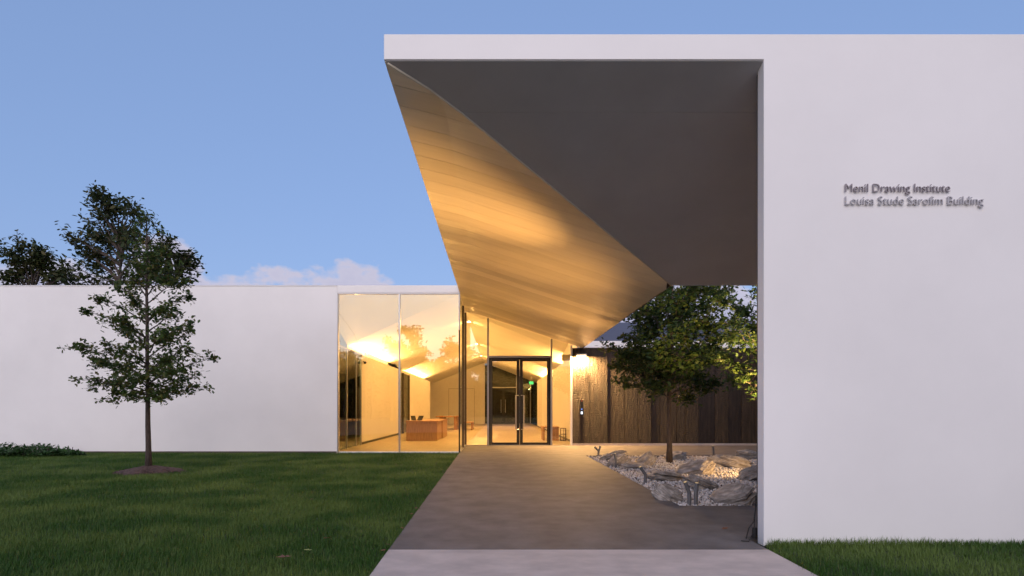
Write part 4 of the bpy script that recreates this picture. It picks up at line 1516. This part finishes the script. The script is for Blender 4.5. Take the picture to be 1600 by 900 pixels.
# overhead wire of that pole
wm = MB().tube([(rx(571, 36) - 0.6, -36, R(0, 545, 36, 0)[2]), (rx(552, 33), -33, R(0, 520, 33, 0)[2]), (rx(530, 24), -24, R(0, 490, 24, 0)[2])], 0.015, 5).build('overhead_wire', M['rubber'])
tag(wm, 'thin overhead wire mirrored in the upper left of the glass', 'wire')

# hedge ------------------------------------------------------------------
hx0, hx1 = -16.5, -11.4
nh = 5200
hx = RNG.uniform(hx0, hx1, nh)
taper = np.clip((hx1 - hx) / 0.9, 0.25, 1)
hy = 15.35 + (RNG.uniform(-0.55, 0.45, nh)) * taper
hz = (0.21 + 0.07 * np.sin(hx * 6.3) + 0.05 * np.sin(hx * 15)) * taper * np.sqrt(RNG.uniform(0.05, 1, nh))
hd = empty('low_hedge', (-13.5, 15.3, 0))
tag(hd, 'low leafy green hedge along the white wall at the left edge', 'hedge')
me = scatter_mesh('foliage', OVAL, OVALF, np.stack([hx, hy, hz], 1), rots(nh, 0.7), RNG.uniform(0.06, 0.12, nh), M['leaf_hedge'])
for nme, m_ in (('foliage', me),):
    o = link(nme, m_); o.parent = hd; o.matrix_parent_inverse = Matrix.Translation(-Vector(hd.location))
st = MB()
for i in range(60):
    x = random.uniform(hx0, hx1 - 0.3); y = 15.35 + random.uniform(-0.3, 0.3)
    st.tube([(x, y, -0.03), (x + random.uniform(-.1, .1), y, 0.22)], 0.008, 4)
stems_ = child(st, 'stems', M['bark'], hd)
stems_['kind'] = 'stuff'

# ------------------------------------------------------------------ lawn grass
def lawn(name, pts_xy, hmul, label, seed):
    rng = np.random.default_rng(seed)
    n = len(pts_xy)
    x, y = pts_xy[:, 0], pts_xy[:, 1]
    pos = np.stack([x, y, np.full(n, -0.035)], 1)
    clump = 0.5 + 0.5 * np.sin(x * 2.1 + 1.3 * np.sin(y * 1.7)) * np.sin(y * 2.9 + np.sin(x * 1.1))
    h = (0.020 + 0.016 * clump) * rng.uniform(0.6, 1.25, n) * hmul
    wid = 0.0030 + 0.00036 * y
    bl = [(-0.5, 0, 0), (0.5, 0, 0), (0.36, 0.10, 0.55), (-0.36, 0.10, 0.55), (0, 0.38, 1.0)]
    bf = [(0, 1, 2, 3), (3, 2, 4)]
    az = rng.uniform(0, 2 * np.pi, n)
    th = np.abs(rng.normal(0, 0.55, n))
    c, s_ = np.cos(az), np.sin(az)
    ct, st_ = np.cos(th), np.sin(th)
    o_, i_ = np.zeros(n), np.ones(n)
    Rz = np.stack([np.stack([c, -s_, o_], -1), np.stack([s_, c, o_], -1), np.stack([o_, o_, i_], -1)], -2)
    Rx = np.stack([np.stack([i_, o_, o_], -1), np.stack([o_, ct, st_], -1), np.stack([o_, -st_, ct], -1)], -2)
    scl = np.stack([wid, h, h + 0.035], 1)
    me = scatter_mesh(name, bl, bf, pos, Rz @ Rx, scl, M['grass'])
    o = link(name, me)
    tag(o, label, 'grass', kind='stuff')


rng = np.random.default_rng(12)
pts = []
# left lawn: density falls with distance; frame's left edge at X = -0.893*Y, plus a margin
for (ya, yb, dens) in ((3.0, 5.5, 6500), (5.5, 8, 4600), (8, 11, 2900), (11, 13.5, 1700), (13.5, YG - 0.02, 1500)):
    xa = -0.93 * yb - 1.5
    area = (-1.0 - xa) * (yb - ya)
    m = int(area * dens)
    x = rng.uniform(xa, -0.98, m); y = rng.uniform(ya, yb, m)
    lim = -0.985 - 0.0095 * (y - 4.28) + 0.012 * np.sin(y * 9) + rng.normal(0, 0.006, m)
    ok = (x < lim) & ((x - TB.x) ** 2 + (y - TY) ** 2 > 0.55 ** 2) & (x > -0.93 * y - 1.5)
    pts.append(np.stack([x[ok], y[ok]], 1))
pts = np.concatenate(pts)
print('left blades', len(pts))
lawn('lawn_grass', pts, 1.0, 'mown green lawn left of the path', 1)
m = 48000
x = rng.uniform(2.4, 7.0, m); y = rng.uniform(3.0, YF - 0.01, m)
ok = x > 2.435 + 0.06 * (y - 4.28) + 0.30 * np.clip(y - 5.1, 0, 1) + rng.normal(0, 0.008, m)
p1 = np.stack([x[ok], y[ok]], 1)
lawn('lawn_grass', p1, 1.05, 'green lawn in front of the tall white wall', 2)
m = 2600
x = rng.uniform(2.62, 7.0, m); y = rng.uniform(YF - 0.12, YF - 0.01, m)
tf = link('tall_grass_fringe', None) if False else None
lawn('grass_fringe', np.stack([x, y], 1), 1.9, 'longer unmown grass along the foot of the tall white wall', 3)

# ------------------------------------------------------------------ fallen leaves and strap
def dead_leaf(p, size, mat, label, group, rz_, seed):
    rnd = random.Random(seed)
    mb = MB()
    vs = []
    for (x, y, z) in OAK:
        a = x * 1.3
        vs.append((a * size, (y - 0.5) * size, (0.18 * (y - 0.5) ** 2 + 0.5 * a * a + rnd.uniform(0, 0.05)) * size))
    n_ = len(vs)
    mb.v = vs + [(x, y, z + 0.0015) for x, y, z in vs]
    for f in OAKF:
        mb.f.append(f)
        mb.f.append(tuple(n_ + i for i in reversed(f)))
    for i in range(12):
        j = (i + 1) % 12
        mb.f.append((i, n_ + i, n_ + j, j))
    o = mb.build('fallen_leaf', mat)
    o.location = p
    o.rotation_euler = (rnd.uniform(-.25, .25), rnd.uniform(-.25, .25), rz_)
    tag(o, label, 'leaf', group)


GL = 'fallen leaves'
def on(px, py, z):
    Yp = (CH - z) * F / (py - VY)
    return ((px - VX) * Yp / F, Yp, z)


dead_leaf(on(512, 841, 0.035), 0.10, M['deadleaf'], 'brown dead leaf lying in the lawn above the yellow leaf', GL, 0.4, 1)
dead_leaf(on(481, 860, 0.035), 0.085, M['yellowleaf'], 'pale yellow green leaf lying in the lawn', GL, 1.2, 2)
dead_leaf(on(443, 871, 0.035), 0.13, M['deadleaf'], 'long curled brown leaf in the lawn nearest the camera', GL, 1.7, 3)
dead_leaf(on(599, 860, 0.012), 0.06, M['deadleaf'], 'red brown leaf at the lawn edge beside the pale paving joint', GL, 0.9, 4)
for i, (x, y) in enumerate(((606, 851), (628, 825), (643, 803), (650, 794), (672, 767), (684, 754), (616, 757), (487, 780))):
    dead_leaf(on(x, y, 0.012 if i < 6 else 0.04), 0.05, M['deadleaf'], ('small brown dead leaf on the lawn fringe, ' + ('nearest the camera', 'second nearest the camera', 'third from the camera', 'fourth from the camera', 'second farthest', 'farthest along the path edge')[i]) if i < 6 else ('small brown leaf in the lawn closest to the glass corner', 'small brown leaf alone in the middle of the lawn')[i - 6], GL, i * 1.3, 10 + i)
dead_leaf(on(1133, 826, 0.004), 0.075, M['deadleaf'], 'dark leaf lying on the paving near the white wall', GL, 1.4, 30)
dead_leaf(on(980, 696, 0.004), 0.09, M['deadleaf'], 'tiny leaf on the paving at the foot of the brown wall', GL, 0.3, 31)

stp = empty('black_strap', (XW - 0.01, YF + 0.17, 0))
tag(stp, 'loose black strap hanging behind the end of the white wall', 'strap')
def sp3(px, py, Y):
    p = at(px, py, Y); return (p.x, p.y, p.z)
child(MB().tube([(XW - 0.002, YF + 0.16, 0.42), (XW - 0.006, YF + 0.16, 0.28), (XW - 0.02, YF + 0.165, 0.16), (XW - 0.08, YF + 0.15, 0.09), sp3(1166, 841, 5.45)], 0.006, 6), 'strap', M['rubber'], stp)
child(MB().tube([(XW - 0.01, YF + 0.17, 0.18), (XW - 0.02, YF + 0.165, 0.06), (XW - 0.07, YF + 0.12, 0.012), on(1170, 846, 0.01), on(1158, 845, 0.008)], 0.005, 6), 'strap', M['rubber'], stp)
child(MB().tube([(XW - 0.016, YF + 0.16, 0.10), (XW - 0.02, YF + 0.16, 0.0)], [0.02, 0.024], 8), 'buckle', M['rubber'], stp)
